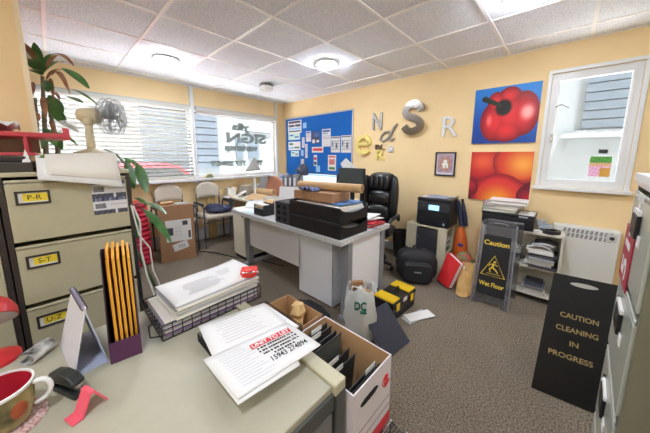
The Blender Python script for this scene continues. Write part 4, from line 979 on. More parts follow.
# letter trays
t = thing('letter_tray', 'two tier black letter tray unit on the grey desk corner', 'letter tray', (-1.72, 1.76, EZ))
TX0, TX1, TY0, TY1 = -1.875, -1.25, 1.51, 1.89
for k in range(2):
    z = EZ+.001+k*.130; tr = MB()
    tr.box(TX0, TX1, TY0, TY1, z, z+.004).box(TX0, TX1, TY0, TY0+.004, z+.004, z+.126).box(TX0, TX1, TY1-.004, TY1, z+.004, z+.126).box(TX0, TX0+.004, TY0+.004, TY1-.004, z+.004, z+.126)
    pr = [(TY0, z+.004), (TY0+.004, z+.004), (TY0+.02, z+.004)]
    tra = tr.build('tray', BLACK, t, bevel=.002)
    # shaped open end facing +x
    n = 14; arc = [(TY0+.004+(TY1-TY0-.008)*i/n, z+.120-.045*math.sin(PI*i/n)**.6) for i in range(n+1)]
    b = MB(); b.poly([(TX1, TY0+.004, z+.004)]+[(TX1, TY1-.004, z+.004)]+[(TX1, y, zz) for y, zz in arc[::-1]], -.004); b.build('front_lip', BLACK, tra)
    b = MB(); b.box(TX0, TX1, TY0-.003, TY0, z+.114, z+.128).build('rim', DKGREY, tra, bevel=.001)
    paper_pile('paper_stack', ['white papers in the lower black letter tray', 'white papers in the upper black letter tray under the carton'][k], TX0+.05, TX1-.03, TY0+.03, TY1-.03, z+.0045, .05+.065*k, 6, WHITE, .006, .01)
zt2 = EZ+.001+.130+.130
solo('folder', MB().sheet((-1.50, 1.60, zt2+.001), (-1.31, 1.58, zt2+.001), (-1.28, 1.85, zt2+.001), (-1.48, 1.87, zt2+.001), .006), mat('blue folder card', (80, 128, 190), .5), 'blue folder lying on the papers in the upper letter tray', 'folder')
MBW = MB()
# carton on the trays
t = thing('cardboard_box', 'flat brown carton lying on top of the black letter trays', 'box', (-1.63, 1.70, zt2+.008), R(4)); M = W[t]
MB(M).box(-.24, .22, -.13, .13, .0, .078).build('box_wall', CARD, t, bevel=.003)
MB(M).box(-.135, -.06, -.1305, -.13, .002, .078).box(-.135, -.06, -.13, .13, .078, .0785).build('packing_tape', mat('brown tape', (150, 110, 78), .3), t)
b = MB(M); b.box(.22, .2208, -.1, .1, .01, .075); b.build('flap', CARD, t)
# rolled kraft tube across it
a, c = Vector((-1.90, 1.66, zt2+.126)), Vector((-1.24, 1.78, zt2+.130))
t = thing('kraft_roll', 'long roll of brown kraft paper lying across the flat carton', 'roll', tuple((a+c)/2-Vector((0, 0, .045))))
MB().cyl(a, c, .038, n=28).build('roll', KRAFT, t, smooth=40)
dd = (c-a).normalized()
MB().cyl(c, c+dd*.002, .03, n=20).build('core', mat('kraft core', (150, 116, 78), .8), t)  # darker disc paints the shade inside the roll's open end
crumple('blue_cloth', 'blue grey cloth on the flat carton under the kraft roll', (-1.70, 1.60, zt2+.087), .2, .10, .04, mat('blue grey cloth', (108, 118, 160), .8), 'cloth', 11)
# black perforated magazine holder
t = thing('magazine_holder', 'black slotted magazine holder standing left of the letter trays', 'holder', (-2.0, 1.66, EZ))
MB().box(-2.105, -1.885, 1.51, 1.78, EZ+.001, EZ+.215).build('body', DKGREY, t, bevel=.005)
for i in range(2):
    for k in range(3): MB().box(-2.07+.095*i, -2.025+.095*i, 1.5088, 1.5097, EZ+.03+.06*k, EZ+.065+.06*k).build('slot', mat('slot black', (6, 6, 8), .9), t)
MB().box(-2.12, -2.11, 1.51, 1.78, EZ+.001, EZ+.22).build('board', mat('grey white board', (214, 214, 214), .6), t)
# white tent calendar beside it
def tent(label, c, rz, w, h, d, m=WHITE):
    t = thing('tent_calendar', label, 'calendar', c, rz); M = W[t]
    MB(M).sheet((-w/2, -d/2, 0), (w/2, -d/2, 0), (w/2, 0, h), (-w/2, 0, h), .003).build('front_leaf', m, t)
    MB(M).sheet((w/2, d/2, 0), (-w/2, d/2, 0), (-w/2, 0, h), (w/2, 0, h), .003).build('back_leaf', CALG, t)
    b = MB(M)
    for k in range(14): b.tube([(-w/2+.01+k*(w-.02)/13, .006*math.cos(a), h-.004+.006*math.sin(a)) for a in [2*PI*j/8 for j in range(8)]], .001, 5, closed=True)
    b.build('spiral_binding', mat('purple grey wire', (110, 96, 120), .4, .5), t)
    b = MB(M@frame((0, -d/2-.0006, 0), (1, 0, 0), (0, d/2, h)))
    for k in range(4): b.box(-w*.4, w*.4, .03+.03*k, .033+.03*k, .003, .0036)
    b.build('print', GREYP, t)
tent('white tent calendar with spiral top standing behind black slotted holder', (PY(290, 195, 1.93).x, 1.93, EZ), R(28), .26, .30, .13)
# papers at the desk's right end
paper_pile('paper_stack', 'red and white magazines piled at the grey desk right end', -1.50, -1.27, 1.97, 2.22, EZ+.001, .03, 5, mat('magazine red', (200, 50, 66), .5), .012, .25)
for k, (lab, rz, m, dz) in enumerate((('red covered magazine on the pile at the desk right end', .4, MATS['magazine red'], .034), ('white magazine askew on the pile at the desk right end', -.3, WHITE, .050), ('topmost white sheet on the pile at the desk right end', .15, WHITE, .066))):
    Rm = Matrix.Rotation(rz, 3, 'Z'); bb = MB(); bb.obox((-1.39-.02*k, 2.07+.02*k, EZ+dz+.004), (.22, .29, .005), Rm@Matrix.Rotation(R(-4), 3, 'Y'))
    solo('magazine', bb, m, lab, 'magazine', 'magazines on the desk')
p = PZ(376, 229, EZ)
t = thing('scissors', 'dark scissors on the grey desk in front of the magazines', 'scissors', (p.x, p.y, EZ)); M = W[t]
for s in (-1, 1):
    MB(M).tube([(-.07, s*.012, .004), (0, 0, .004), (.05, -s*.006, .004)], [.002, .003, .0015], 6).build('blade', CHROME, t)
    MB(M).tube([(-.09+.018*math.cos(a), s*.022+.011*math.sin(a), .006) for a in [2*PI*j/10 for j in range(10)]], .0035, 6, closed=True).build('grip', BLACK, t)
# ------------------------------------------------------------------ more on the grey desk, left half
t = thing('pen_box', 'black desk tidy box with papers left of the slotted holder', 'box', (-2.45, 1.62, EZ))
b = MB(); x0, x1, y0, y1, h_ = -2.56, -2.375, 1.54, 1.70, .12
b.box(x0, x1, y0, y1, EZ+.001, EZ+.005).box(x0, x1, y0, y0+.004, EZ+.005, EZ+.08).box(x0, x1, y1-.004, y1, EZ+.005, EZ+h_).box(x0, x0+.004, y0+.004, y1-.004, EZ+.005, EZ+h_).box(x1-.004, x1, y0+.004, y1-.004, EZ+.005, EZ+h_); b.build('body', BLACK, t, bevel=.002)
paper_pile('paper_stack', 'brown and white cards filling the black desk tidy', x0+.01, x1-.01, y0+.015, y0+.09, EZ+.006, .12, 6, KRAFT, .002, .02)
for k, (pa, sz, rz, lab) in enumerate((((253, 212.5), (.30, .21), .2, 'pale blue tinted sheet on the grey desk left half'), ((243, 208), (.21, .30), -.3, 'white sheet at the left edge of the grey desk'), ((268, 208), (.21, .28), .6, 'white sheet behind the black desk tidy'))):
    p = PZ(*pa, EZ); bb = MB(); bb.obox((max(p.x, EX0+.16), max(p.y, EY0+.16), EZ+.0015+.002*k), (sz[0], sz[1], .0015), Matrix.Rotation(rz, 3, 'Z'))
    solo('sheet_of_paper', bb, [mat('pale blue paper', (196, 222, 230), .7), WHITE, WHITE][k], lab, 'paper', 'loose sheets on the grey desk')
p = PZ(247, 209, EZ); p = Vector((max(p.x, EX0+.2), p.y, EZ))
tent('small folded white card standing on the left end of grey desk', (EX0+.16, EY0+.3, EZ+.008), R(20), .16, .09, .12)
# black loop of cable
p = Vector((-2.62, 1.80, EZ+.006)); b = MB()
b.tube([p+Vector((.07*math.cos(a), .05*math.sin(a), .05+.045*math.sin(a*1.5+1))) for a in [k*.25 for k in range(26)]], .008, 8)
solo('headset', b, BLACK, 'black looped headset cable on the grey desk behind the tidy', 'cable', smooth=60)
# ------------------------------------------------------------------ corner worktop behind, along the window and back walls
t = thing('corner_worktop', 'pale worktop in the corner under the window and noticeboard', 'worktop', (-3.6, 2.8, 0))
MB().prism([(-4.2, 2.0), (-3.32, 2.0), (-3.32, 2.62), (-2.06, 2.62), (-2.06, 3.36), (-4.2, 3.36)], .69, .72).build('top', CRM, t, bevel=.003)
for x, y in ((-4.15, 2.05), (-3.37, 2.05), (-2.11, 2.67), (-2.11, 3.3), (-4.15, 3.3)): MB().box(x-.025, x+.025, y-.025, y+.025, 0, .69).build('leg', STEELG, t)
ZK = .721
# two screens
def screen(label, x0, x1, z0, z1, y, face, rz=0):
    cx = (x0+x1)/2; t = thing('monitor', label, 'monitor', (cx, y, ZK), rz); M = W[t]; w = (x1-x0)/2; M0 = M@Matrix.Translation((0, 0, -ZK))
    MB(M0).box(-w, w, 0, .035, z0, z1).build('case', BLACK, t, bevel=.006)
    s = MB(M0).box(-w+.012, w-.012, -.002, 0, z0+.016, z1-.012).build('screen', face, t)
    MB(M0).box(-.03, .03, .035, .055, ZK+.01, z0+.12).build('stand', BLACK, t); MB(M0).lathe([(.11, ZK), (.11, ZK+.008), (.02, ZK+.012)], 24, (0, .045, 0)).build('foot', BLACK, t)
    return t, M0, w
SCR = mat('lit screen', (216, 232, 244), .3, emit=.26)
ym = 2.78
a, c = PY(302.5, 171.5, ym), PY(337, 186, ym)
t, M0, w = screen('lit monitor showing a pale document beneath the noticeboard', a.x, c.x, .90, a.z-.01, ym, SCR)
b = MB(M0); z1 = a.z-.03
b.box(-w+.015, w-.015, -.003, -.002, z1-.02, z1); b.build('title_bar', mat('screen blue', (150, 190, 226), .4, emit=.2), t)
b = MB(M0)
for u in (-.28, .12): b.box(u*w*2-.003, u*w*2+.003, -.003, -.002, .93, z1-.03)
for k in range(4): b.box(-.2*w*2, .1*w*2-.03*k, -.003, -.002, z1-.06-.035*k, z1-.055-.035*k)
b.build('screen_lines', mat('screen grey', (150, 170, 190), .4, emit=.12), t)
a, c = PY(338.5, 167.5, ym-.06), PY(364, 184, ym-.06)
screen('switched off dark monitor beside the office chair', a.x, c.x, .92, a.z, ym-.06, mat('dark screen', (62, 68, 66), .2))
# anglepoise style black lamp and files left of the screens
t = thing('task_lamp', 'black domed task lamp left of the lit screen', 'lamp', tuple(PY(298, 190, 2.7).xy)+(ZK,))
lb2 = Vector((PY(298, 190, 2.7).x, 2.7, ZK)); hd_ = PY(303, 169, 2.7)
MB().lathe([(.08, ZK), (.08, ZK+.015), (.015, ZK+.03)], 24, (lb2.x, lb2.y, 0)).build('base', BLACK, t, smooth=40)
MB().tube([lb2+Vector((0, 0, .02)), Vector((lb2.x-.05, lb2.y+.05, 1.0)), hd_+Vector((.02, .02, .06))], .011, 8).build('arm', BLACK, t, smooth=50)
MB(Matrix.Translation(hd_)@Matrix.Rotation(R(25), 4, 'Y')).lathe([(.105, -.06), (.095, -.02), (.06, .05), (.03, .07), (.01, .09)], 24).build('shade', mat('dark blue grey enamel', (52, 56, 74), .35), t, smooth=50)
def binder(label, px, y, w, h, d, m, rz=0, z=ZK, group='files and folders under the noticeboard'):
    p = PY(*px, y); t = thing('lever_arch_file', label, 'file', (p.x, y, z), rz, group); M = W[t]
    MB(M).box(-w/2, w/2, 0, .004, 0, h).box(-w/2, -w/2+.004, .004, d, 0, h).box(w/2-.004, w/2, .004, d, 0, h).build('cover', m, t)
    MB(M).box(-w/2+.006, w/2-.006, .008, d-.01, .005, h-.015).build('pages', WHITE, t)
    MB(M).box(-w*.32, w*.32, -.001, 0, h*.45, h*.85).build('spine_label', WHITE, t)
BLUEF = mat('blue file cover', (150, 165, 190), .5); GREYF = mat('grey file cover', (150, 152, 160), .5); PURF = mat('lilac grey file cover', (120, 116, 140), .5)
for k, (px, m, h, lab) in enumerate((((272, 180), WHITE, .32, 'white lever arch file at far left under noticeboard corner'), ((276.5, 180), OFFW, .31, 'off white lever arch file, second under noticeboard corner'), ((281, 180), BLUEF, .32, 'blue lever arch file, third under noticeboard corner'), ((285.5, 180), GREYF, .33, 'grey lever arch file, fourth under noticeboard corner'), ((290, 180), PURF, .35, 'lilac grey lever arch file, fifth under noticeboard corner'), ((294.5, 180), GREYF, .36, 'tall grey lever arch file beside the black task lamp'))):
    binder(lab, px, 2.85, .085, h, .27, m)
# orange brown curved chair back
t = thing('visitor_chair', 'brown curved back chair between the two desks', 'chair', (PY(275, 185, 2.6).x, 2.42, 0), 0); M = W[t]
CB = mat('pinkish brown upholstery', (186, 128, 100), .7)
MB(M@Matrix(((1, 0, 0, 0), (0, 0, -1, 0), (0, 1, 0, 0), (0, 0, 0, 1)))).prism([(.24*math.cos(a), .86+.20*math.sin(a)*(1 if math.sin(a) > 0 else .9)) for a in [2*PI*k/28 for k in range(28)]], -.195, -.15).build('backrest', CB, t, bevel=.02)
MB(M).box(-.2, .2, -.12, .16, .42, .48).build('seat', CB, t, bevel=.02)
for x in (-.19, .19):
    for y in (-.1, .14): MB(M).cyl((x*.95, y, 0), (x*.95, y, .42), .012, n=8).build('leg', BLACK, t)
    MB(M).cyl((x*.6, .165, .46), (x*.6, .19, .7), .012, n=8).build('back_support', BLACK, t)
# clutter on the worktop by the window
def put(px, y): return PY(*px, y)
t = thing('triangle_sign', 'grey triangular card sign on a white post by the window', 'sign', (-3.82, 2.3, ZK))
sx = put((254.5, 175), 2.3); ys_ = 2.3
MB().box(sx.x-.018, sx.x+.018, ys_-.01, ys_+.01, ZK+.02, put((254, 178), 2.3).z).build('post', WHITE, t)
MB().box(sx.x-.09, sx.x+.09, ys_-.06, ys_+.06, ZK+.001, ZK+.02).build('foot', WHITE, t)
tr = [PY(251.5, 157, ys_), PY(261, 169, ys_), PY(244.5, 171.5, ys_)]
zlow = tr[2].z
apex = tr[0]; lft = tr[2]; rgt = PY(260, 169, ys_+.02)
TRG = mat('grey printed card', (150, 146, 142), .7)
b = MB(); bk = Vector(((lft.x+rgt.x)/2+.03, ys_+.16, (lft.z+rgt.z)/2))
midf = Vector(((lft.x+rgt.x)/2+.0, ys_-.10, (lft.z+rgt.z)/2-.01))
b.add([apex+Vector((0, .06, 0)), lft, midf, rgt, bk], [(0, 1, 2), (0, 2, 3), (0, 3, 4), (0, 4, 1), (4, 3, 2, 1)]); b.build('card_pyramid', TRG, t)
n_ = (midf-apex).cross(lft-apex).normalized(); n_ = -n_ if n_.y > 0 else n_
b = MB(); ap = apex+Vector((0, .06, 0))
for k in range(3):
    f0_, f1_ = .45+.16*k, .51+.16*k
    p, q, r_, s_ = ap.lerp(lft, f0_), ap.lerp(midf, f0_), ap.lerp(midf, f1_), ap.lerp(lft, f1_)
    b.sheet(p.lerp(q, .15)+n_*.001, p.lerp(q, .85)+n_*.001, s_.lerp(r_, .85)+n_*.001, s_.lerp(r_, .15)+n_*.001, .0005)
b.build('print', mat('pale print', (206, 202, 196), .7), t)
for k, (a, c, r_, lab) in enumerate((((236, 196.5), (255, 195.5), .05, 'brown paper roll on the worktop left of the white triangle post'), ((254, 197), (274, 193.5), .05, 'brown paper roll lying right of the white triangle post'))):
    p, q = PY(*a, 2.35), PY(*c, 2.42); p.z = q.z = ZK+.085+.004*k
    t = thing('paper_roll', lab, 'roll', tuple((p+q)/2), 0, 'brown rolls on the worktop'); MB().cyl(p, q, r_, n=20).build('roll', KRAFT, t, smooth=40); MB().cyl(q, q+(q-p).normalized()*.002, r_*.6, n=16).build('core', MATS['kraft core'], t)  # end discs carry the rolls' inner shade as a darker colour
paper_pile('paper_stack', 'pile of grey brown papers on worktop under the brown rolls', -3.74, -3.40, 2.08, 2.50, ZK, .03, 6, OFFW, .02, .15)
for k, (px, y, s, rz, rx, m, lab) in enumerate((((252, 186), 2.55, (.30, .24), .4, 35, GREYP, 'grey card leaning on the worktop left of triangle sign'), ((241, 191), 2.14, (.20, .18), -.4, 30, OFFW, 'beige card leaning at left end of the worktop'), ((263, 185), 2.62, (.20, .3), .1, 75, GREYF, 'grey board propped behind the white triangle post'), ((256, 201), 2.05, (.3, .18), .3, 20, KRAFT, 'brown card scrap below the rolls on the worktop'))):
    p = PY(*px, y); Rm = Matrix.Rotation(rz, 3, 'Z')@Matrix.Rotation(R(rx), 3, 'X'); bb = MB()
    hgt = s[1]*math.sin(R(rx))/2+.004
    bb.obox((p.x, y, (ZK+.032 if p.x > -3.8 and 2.0 < y < 2.55 else ZK)+hgt), (s[0], s[1], .006), Rm); solo('card', bb, m, lab, 'card')
for k, (pa, z, sz, rz, rx, m, lab) in enumerate((((240, 205), EZ, (.16, .10), .5, 42, WHITE, 'small white card propped at the left end of grey desk'), ((247, 203), EZ, (.14, .09), -.6, -38, GREYP, 'small grey card tilted on the left end of grey desk'), ((262, 204), EZ, (.18, .12), .2, 25, KRAFT, 'brown card piece lying behind the black desk tidy'), ((251, 200), EZ, (.2, .1), 1.0, 15, CARD, 'dark brown card strip by the paper rolls'))):
    p = PZ(*pa, z); p.y = min(p.y, EY1-.12); p.x = max(p.x, EX0+.12); Rm = Matrix.Rotation(rz, 3, 'Z')@Matrix.Rotation(R(rx), 3, 'X'); bb = MB()
    bb.obox((p.x, p.y, z+.014+sz[1]*abs(math.sin(R(rx)))/2), (sz[0], sz[1], .004), Rm); solo('card', bb, m, lab, 'card')
for k, (px, y, w_, h_, d_, m, lab) in enumerate((((231, 198), 2.12, .16, .12, .14, OFFW, 'off white small box at the front left corner of the worktop'), ((246, 190), 2.28, .20, .17, .14, mat('grey beige card', (172, 164, 152), .8), 'grey beige box on the worktop behind the paper rolls'), ((272, 190), 2.66, .13, .22, .10, WHITE, 'white upright carton beside the brown curved chair back'))):
    p = PY(*px, y); t = thing('small_box', lab, 'box', (p.x, y, ZK), .3*k-.2); M = W[t]
    MB(M).box(-w_/2, w_/2, -d_/2, d_/2, .001, h_).build('box_wall', m, t, bevel=.003); MB(M).box(-w_/2+.01, w_/2-.01, -.012, .012, h_, h_+.0006).build('tape', MATS['brown tape'], t)
p = PY(262, 188, 2.75); 
t = thing('green_packet', 'green and white packet beside the brown curved chair back', 'packet', (p.x, 2.75, ZK))
MB().box(p.x-.07, p.x+.07, 2.74, 2.80, ZK+.0, p.z+.04).build('packet', mat('green packet', (60, 150, 100), .5), t, bevel=.004); MB().box(p.x-.05, p.x+.02, 2.738, 2.74, p.z-.05, p.z+.01).build('label', WHITE, t)
# ------------------------------------------------------------------ visitor chairs by the window
GSEAT = mat('beige seat fabric', (206, 196, 180), .8); CHF = mat('dark grey chair steel', (58, 60, 70), .4)
def side_chair(label, loc, rz):
    t = thing('side_chair', label, 'chair', loc, rz, 'beige side chairs by the window'); M = W[t]
    MB(M).box(-.22, .22, -.22, .22, .44, .50).build('seat', GSEAT, t, bevel=.02)
    for x in (-.235, .235):
        MB(M).tube([(x, -.2, 0), (x, -.2, .62), (x, -.16, .655), (x, .16, .655), (x, .2, .62), (x, .2, 0)], .012, 8).build('leg_frame', CHF, t, smooth=50)
        MB(M).box(x-.02, x+.02, -.17, .15, .655, .685).build('armrest', CHF, t, bevel=.008)
    for y in (-.2, .2): MB(M).cyl((-.23, y, .40), (.23, y, .40), .01).build('crossbar', CHF, t)
    n = 12
    def bk(u, v): a = (u-.5)*1.5; return (.27*math.sin(a), .235-.12*(1-math.cos(a)), .72+v*(.26-.10*abs(u-.5)**2*4))
    MB(M).grid(bk, n, 5).build('backrest', GSEAT, t, solid=.03, smooth=60)
    for x in (-.18, .18): MB(M).cyl((x, .20, .47), (x, .20, .80), .01).build('back_support', CHF, t)
    return t
p = PZ(220, 214, .45); q = PZ(196, 219, .45)
ch1 = side_chair('beige side chair holding dark clothes, near the grey desk end', (-4.05, 1.72, 0), R(90))
ch2 = copy_tree(ch1, (-4.09, 1.16, 0), R(90), 'beige side chair half hidden behind the tall brown carton')
t = thing('folded_jacket', 'dark blue folded jacket on the seat of the beige side chair', 'clothes', (-4.0, 1.76, .50))
b = MB(); rnd = random.Random(4)
for k, (dx, dy, r_) in enumerate(((0, 0, (.17, .16, .05)), (.05, .08, (.14, .1, .06)), (-.06, -.05, (.12, .12, .07)))): b.ell((-4.0+dx, 1.76+dy, .502+r_[2]*.98), r_, 16, 10, .08)
b.build('cloth', mat('dark blue cloth', (52, 56, 84), .8), t, smooth=60)
crumple('folded_shirt', 'crumpled white cloth over the beige side chair arm', (-4.08, 1.975, .69), .2, .10, .05, WHITE, 'clothes', 21)
pa = PX(205.5, 180, -4.34); pb = PX(213.5, 180, -4.34); ha = (pb.y-pa.y)/2; ym_ = (pa.y+pb.y)/2; zt_ = PX(209.5, 173.5, -4.34).z
Mq = Matrix(((0, 0, 1, -4.345), (1, 0, 0, ym_), (0, 1, 0, 0), (0, 0, 0, 1)))
t = thing('arched_board', 'arched tan board with green top behind the beige side chair', 'board', (-4.34, ym_, 0))
MB(Mq).prism([(-ha, .001), (ha, .001), (ha, zt_-ha)]+[(ha*math.cos(a), zt_-ha+ha*math.sin(a)) for a in [PI*k/12 for k in range(1, 12)]]+[(-ha, zt_-ha)], 0, .03).build('board', mat('tan cane', (206, 176, 120), .7, noise=.1, scale=50), t, bevel=.004)
MB(Mq).prism([(ha*.8*math.cos(a), zt_-ha+ha*.8*math.sin(a)) for a in [PI*k/12 for k in range(0, 13)]], .031, .036).build('green_top', mat('grey green felt', (120, 140, 112), .8), t)
# ------------------------------------------------------------------ tall brown carton and red hamper
b0, b1 = PZ(162, 264, 0), PZ(197, 257, 0)
ex = (b1-b0).normalized(); rz = math.atan2(ex.y, ex.x); Wd = (b1-b0).length
t = thing('shipping_carton', 'tall brown shipping carton with white labels standing on the carpet', 'box', tuple((b0+b1)/2), rz); M = W[t]
HB_ = .755; Db = .14
MB(M).box(-Wd/2, Wd/2, 0, Db, .001, HB_).build('box_wall', CARD, t, bevel=.004)
MB(M).box(-Wd/2, Wd/2, Db/2-.025, Db/2+.025, HB_, HB_+.0006).build('packing_tape', MATS['brown tape'], t)
def fp(px, py):   # point on the carton front
    d = ray(px, py); n = Vector((-ex.y, ex.x, 0)); k = n.dot(b0)/n.dot(d); return W[t].inverted()@(Vector((0, 0, CAMH))+d*k) if False else None
MB(M).box(-Wd*.32, Wd*.40, -.002, 0, .27, .56).build('shipping_label', WHITE, t)
for q_ in ((Wd*.30, Wd*.37, .30, .40), (-Wd*.30, -Wd*.12, .36, .46), (Wd*.15, Wd*.3, .48, .54)): MB(M).box(q_[0], q_[1], -.003, -.002, q_[2], q_[3]).build('barcode', mat('grey ink', (70, 72, 78), .7), t)
b = MB(M)
for k in range(5): b.box(-Wd*.08, Wd*.12, -.003, -.002, .34+.03*k, .345+.03*k)
b.build('label_lines', GREYP, t)
bb = MB(M); bb.obox((Wd*.06, -.0012, .20), (.18, .002, .10), Matrix.Rotation(R(-14), 3, 'Y')); bb.build('delivery_note', WHITE, t)
b = MB(M)
for k in range(4): b.obox((Wd*.02+.02*k, -.0026, .20), (.006, .001, .05), Matrix.Rotation(R(-14), 3, 'Y'))
b.build('note_print', MATS['grey ink'], t)
solo('paper_roll', MB(M).cyl((-Wd*.4, .09, HB_+.024), (-.03, .12, HB_+.024), .022), KRAFT, 'short brown paper roll on top of the tall shipping carton', 'roll', smooth=40)
b = MB(M); b.obox((Wd*.18, .1, HB_+.006), (.16, .12, .01), Matrix.Rotation(.2, 3, 'Z')); solo('booklet', b, GREYP, 'grey booklet lying on top of the tall shipping carton', 'booklet')
hc = PZ(148, 262, 0); 
t = thing('laundry_hamper', 'red pleated fabric hamper on the carpet beside the tall carton', 'hamper', (-3.85, .72, 0))
HR = mat('red pleated fabric', (186, 28, 58), .6)
cx_, cy_ = -3.95, .65; vs = []; fs = []; nz, nn = 26, 24
Hh = .80
prof = []
for i in range(nz+1):
    z = .005+Hh*i/nz; prof.append(((.18 if i % 2 else .165)-.02*i/nz, z))
MB().lathe(prof, nn, (cx_, cy_, 0)).build('pleated_side', HR, t, smooth=20)
MB().lathe([(.135, Hh), (.15, Hh+.012), (.12, Hh+.016), (.01, Hh+.006)], nn, (cx_, cy_, 0)).build('rim', RED, t, smooth=40)
# white and black cables hanging down the side of the tall cabinet
b = MB()
b.tube([PX(x, y, -1.72) for x, y in ((133, 206), (140, 222), (141, 250), (147, 275), (156, 300), (160, 318))], .005, 6)
b.tube([PX(x, y, -1.70) for x, y in ((131, 205), (139, 235), (150, 248), (153, 270), (163, 292))], .004, 6)
P_ = PX(163, 292, -1.70); Q_ = PX(160, 318, -1.72)
b.tube([P_, Vector((P_.x+.02, P_.y+.05, P_.z*.4)), Vector((P_.x+.06, P_.y+.02, .006)), Vector((P_.x+.2, P_.y+.1, .006))], .004, 6)
b.tube([Q_, Vector((Q_.x+.02, Q_.y+.05, Q_.z*.4)), Vector((Q_.x+.06, Q_.y+.02, .006)), Vector((Q_.x+.25, Q_.y-.02, .006))], .005, 6)
solo('cable', b, mat('white cable', (216, 216, 212), .5), 'white cables looping down beside the tall tan cabinet', 'cable', 'cables', smooth=60)
b = MB(); b.tube([PX(x, y, -1.70) for x, y in ((134, 235), (137, 262), (142, 300))]+[Vector((-1.7, .45, .15)), Vector((-1.62, .5, .008)), Vector((-1.4, .65, .008))], .008, 6)
solo('cable', b, BLACK, 'black cable hanging beside the tall tan cabinet behind white ones', 'cable', 'cables', smooth=60)
b = MB(); b.tube([Vector((-3.9, 1.3, .007)), Vector((-3.6, 1.5, .007)), Vector((-3.2, 1.62, .007)), Vector((-2.9, 1.8, .007)), Vector((-2.5, 1.9, .007))], .006, 6)
solo('cable', b, BLACK, 'black cable on the carpet running under the grey desk', 'cable', 'cables', smooth=60)
# ------------------------------------------------------------------ office chair
t = thing('office_chair', 'black leather swivel chair behind the grey desk', 'chair', (-1.72, 2.70, 0), R(10)); M = W[t]
LEA = mat('black leather', (30, 29, 30), .32, bump=.25, bscale=40)
MB(M).box(-.25, .25, -.24, .24, .42, .53).build('seat', LEA, t, bevel=.05)
def cush(name, c, r, p=3.0, nu=26, nv=16, tilt=0, rz=0):
    b = MB(M@Matrix.Translation(c)@Matrix.Rotation(rz, 4, 'Z')@Matrix.Rotation(tilt, 4, 'X')); sg = lambda x: (1 if x >= 0 else -1); vs = []; q = 2/p
    for i in range(nv+1):
        th = PI*i/nv
        for j in range(nu):
            ph = 2*PI*j/nu; x, y, z = math.sin(th)*math.cos(ph), math.sin(th)*math.sin(ph), math.cos(th)
            vs.append((r[0]*sg(x)*abs(x)**q*abs(math.sin(th))**(q-1) if False else r[0]*sg(math.cos(ph))*abs(math.cos(ph))**q*math.sin(th)**q, r[1]*sg(math.sin(ph))*abs(math.sin(ph))**q*math.sin(th)**q, r[2]*sg(z)*abs(z)**q))
    b.add(vs, [(i*nu+j, (i+1)*nu+j, (i+1)*nu+(j+1) % nu, i*nu+(j+1) % nu) for i in range(nv) for j in range(nu)])
    b.build(name, LEA, t, smooth=60)
cush('back_shell', (0, .29, .84), (.235, .05, .35), 3.2, tilt=R(-6))
cush('headrest', (0, .27, 1.06), (.165, .075, .115), 2.8, tilt=R(-6))
for k in range(4): cush('headrest_fold', (-.105+.07*k, .215, 1.06), (.036, .045, .095), 2.4, tilt=R(-6))
cush('lumbar_pad', (0, .225, .86), (.16, .075, .10), 2.8, tilt=R(-6))
cush('lower_pad', (0, .205, .67), (.165, .075, .11), 2.8, tilt=R(-4))
for s in (-1, 1):
    cush('side_bolster', (s*.20, .225, .88), (.052, .085, .27), 2.6, tilt=R(-6), rz=s*.25)
    MB(M).tube([(s*.27, .2, .6), (s*.30, .1, .68), (s*.30, -.15, .68), (s*.28, -.2, .62), (s*.26, -.15, .48)], .02, 8).build('armrest', BLACK, t, smooth=60)
MB(M).cyl((0, 0, .1), (0, 0, .42), .03).build('gas_column', CHROME, t, smooth=40)
for k in range(5):
    a = 2*PI*k/5; MB(M).tube([(0, 0, .12), (.28*math.cos(a), .28*math.sin(a), .075)], [.03, .018], 8).build('leg', BLACK, t)
    MB(M).cyl((.28*math.cos(a)-.015, .28*math.sin(a), .03), (.28*math.cos(a)+.015, .28*math.sin(a), .03), .03).build('caster', BLACK, t, smooth=40)
# ------------------------------------------------------------------ printer cabinet by the back wall
t = thing('printer_cabinet', 'beige cabinet with black door under the black printer', 'cabinet', (-1.2, 3.25, 0))
BEI = mat('beige laminate', (208, 200, 172), .5)
k0, k1, ky0, ky1, kh = -1.44, -.945, 3.09, 3.39, .555
MB().box(k0, k1, ky0, ky1, kh-.02, kh).box(k0, k0+.02, ky0, ky1, 0, kh-.02).box(k0+.02, k1, ky1-.02, ky1, 0, kh-.02).box(k0+.02, k1, ky0, ky1-.02, .0, .05).box(k1-.1, k1, ky0, ky0+.02, .05, kh-.02).box(k0+.02, k0+.14, ky0, ky0+.02, .05, kh-.02).box(k1-.02, k1, ky1-.05, ky1-.02, .05, kh-.02).box(k1-.02, k1, ky0+.02, ky1-.02, .05, .25).build('body', BEI, t, bevel=.002)
dr = MB().box(k0+.14, k1-.1, ky0-.015, ky0-.001, .04, kh-.04).build('door', DKGREY, t, bevel=.004)
for z in (.40, .34): MB().box(k0+.155, k0+.175, ky0-.018, ky0-.015, z, z+.014).build('hinge_plate', CHROME, dr)
paper_pile('paper_stack', 'green and white papers inside the open side of beige cabinet', k1-.16, k1-.03, ky0+.05, ky1-.06, .252, .16, 7, mat('green print paper', (110, 150, 120), .7), .005, .05)
t = thing('printer', 'black inkjet printer with lit blue display on the beige cabinet', 'printer', (-1.13, 3.24, kh))
p0, p1, py0, py1 = -1.32, -.925, 3.09, 3.40
PB = mat('printer black', (34, 34, 38), .35)
MB().box(p0, p1, py0+.01, py1, kh+.012, kh+.30).build('body', PB, t, bevel=.01)
MB().box(p0+.02, p1-.02, py0+.03, py1-.02, kh, kh+.012).build('feet', BLACKM, t)
MB().box(p0, p1, py0+.005, py1, kh+.302, kh+.345).build('scanner_lid', PB, t, bevel=.01)
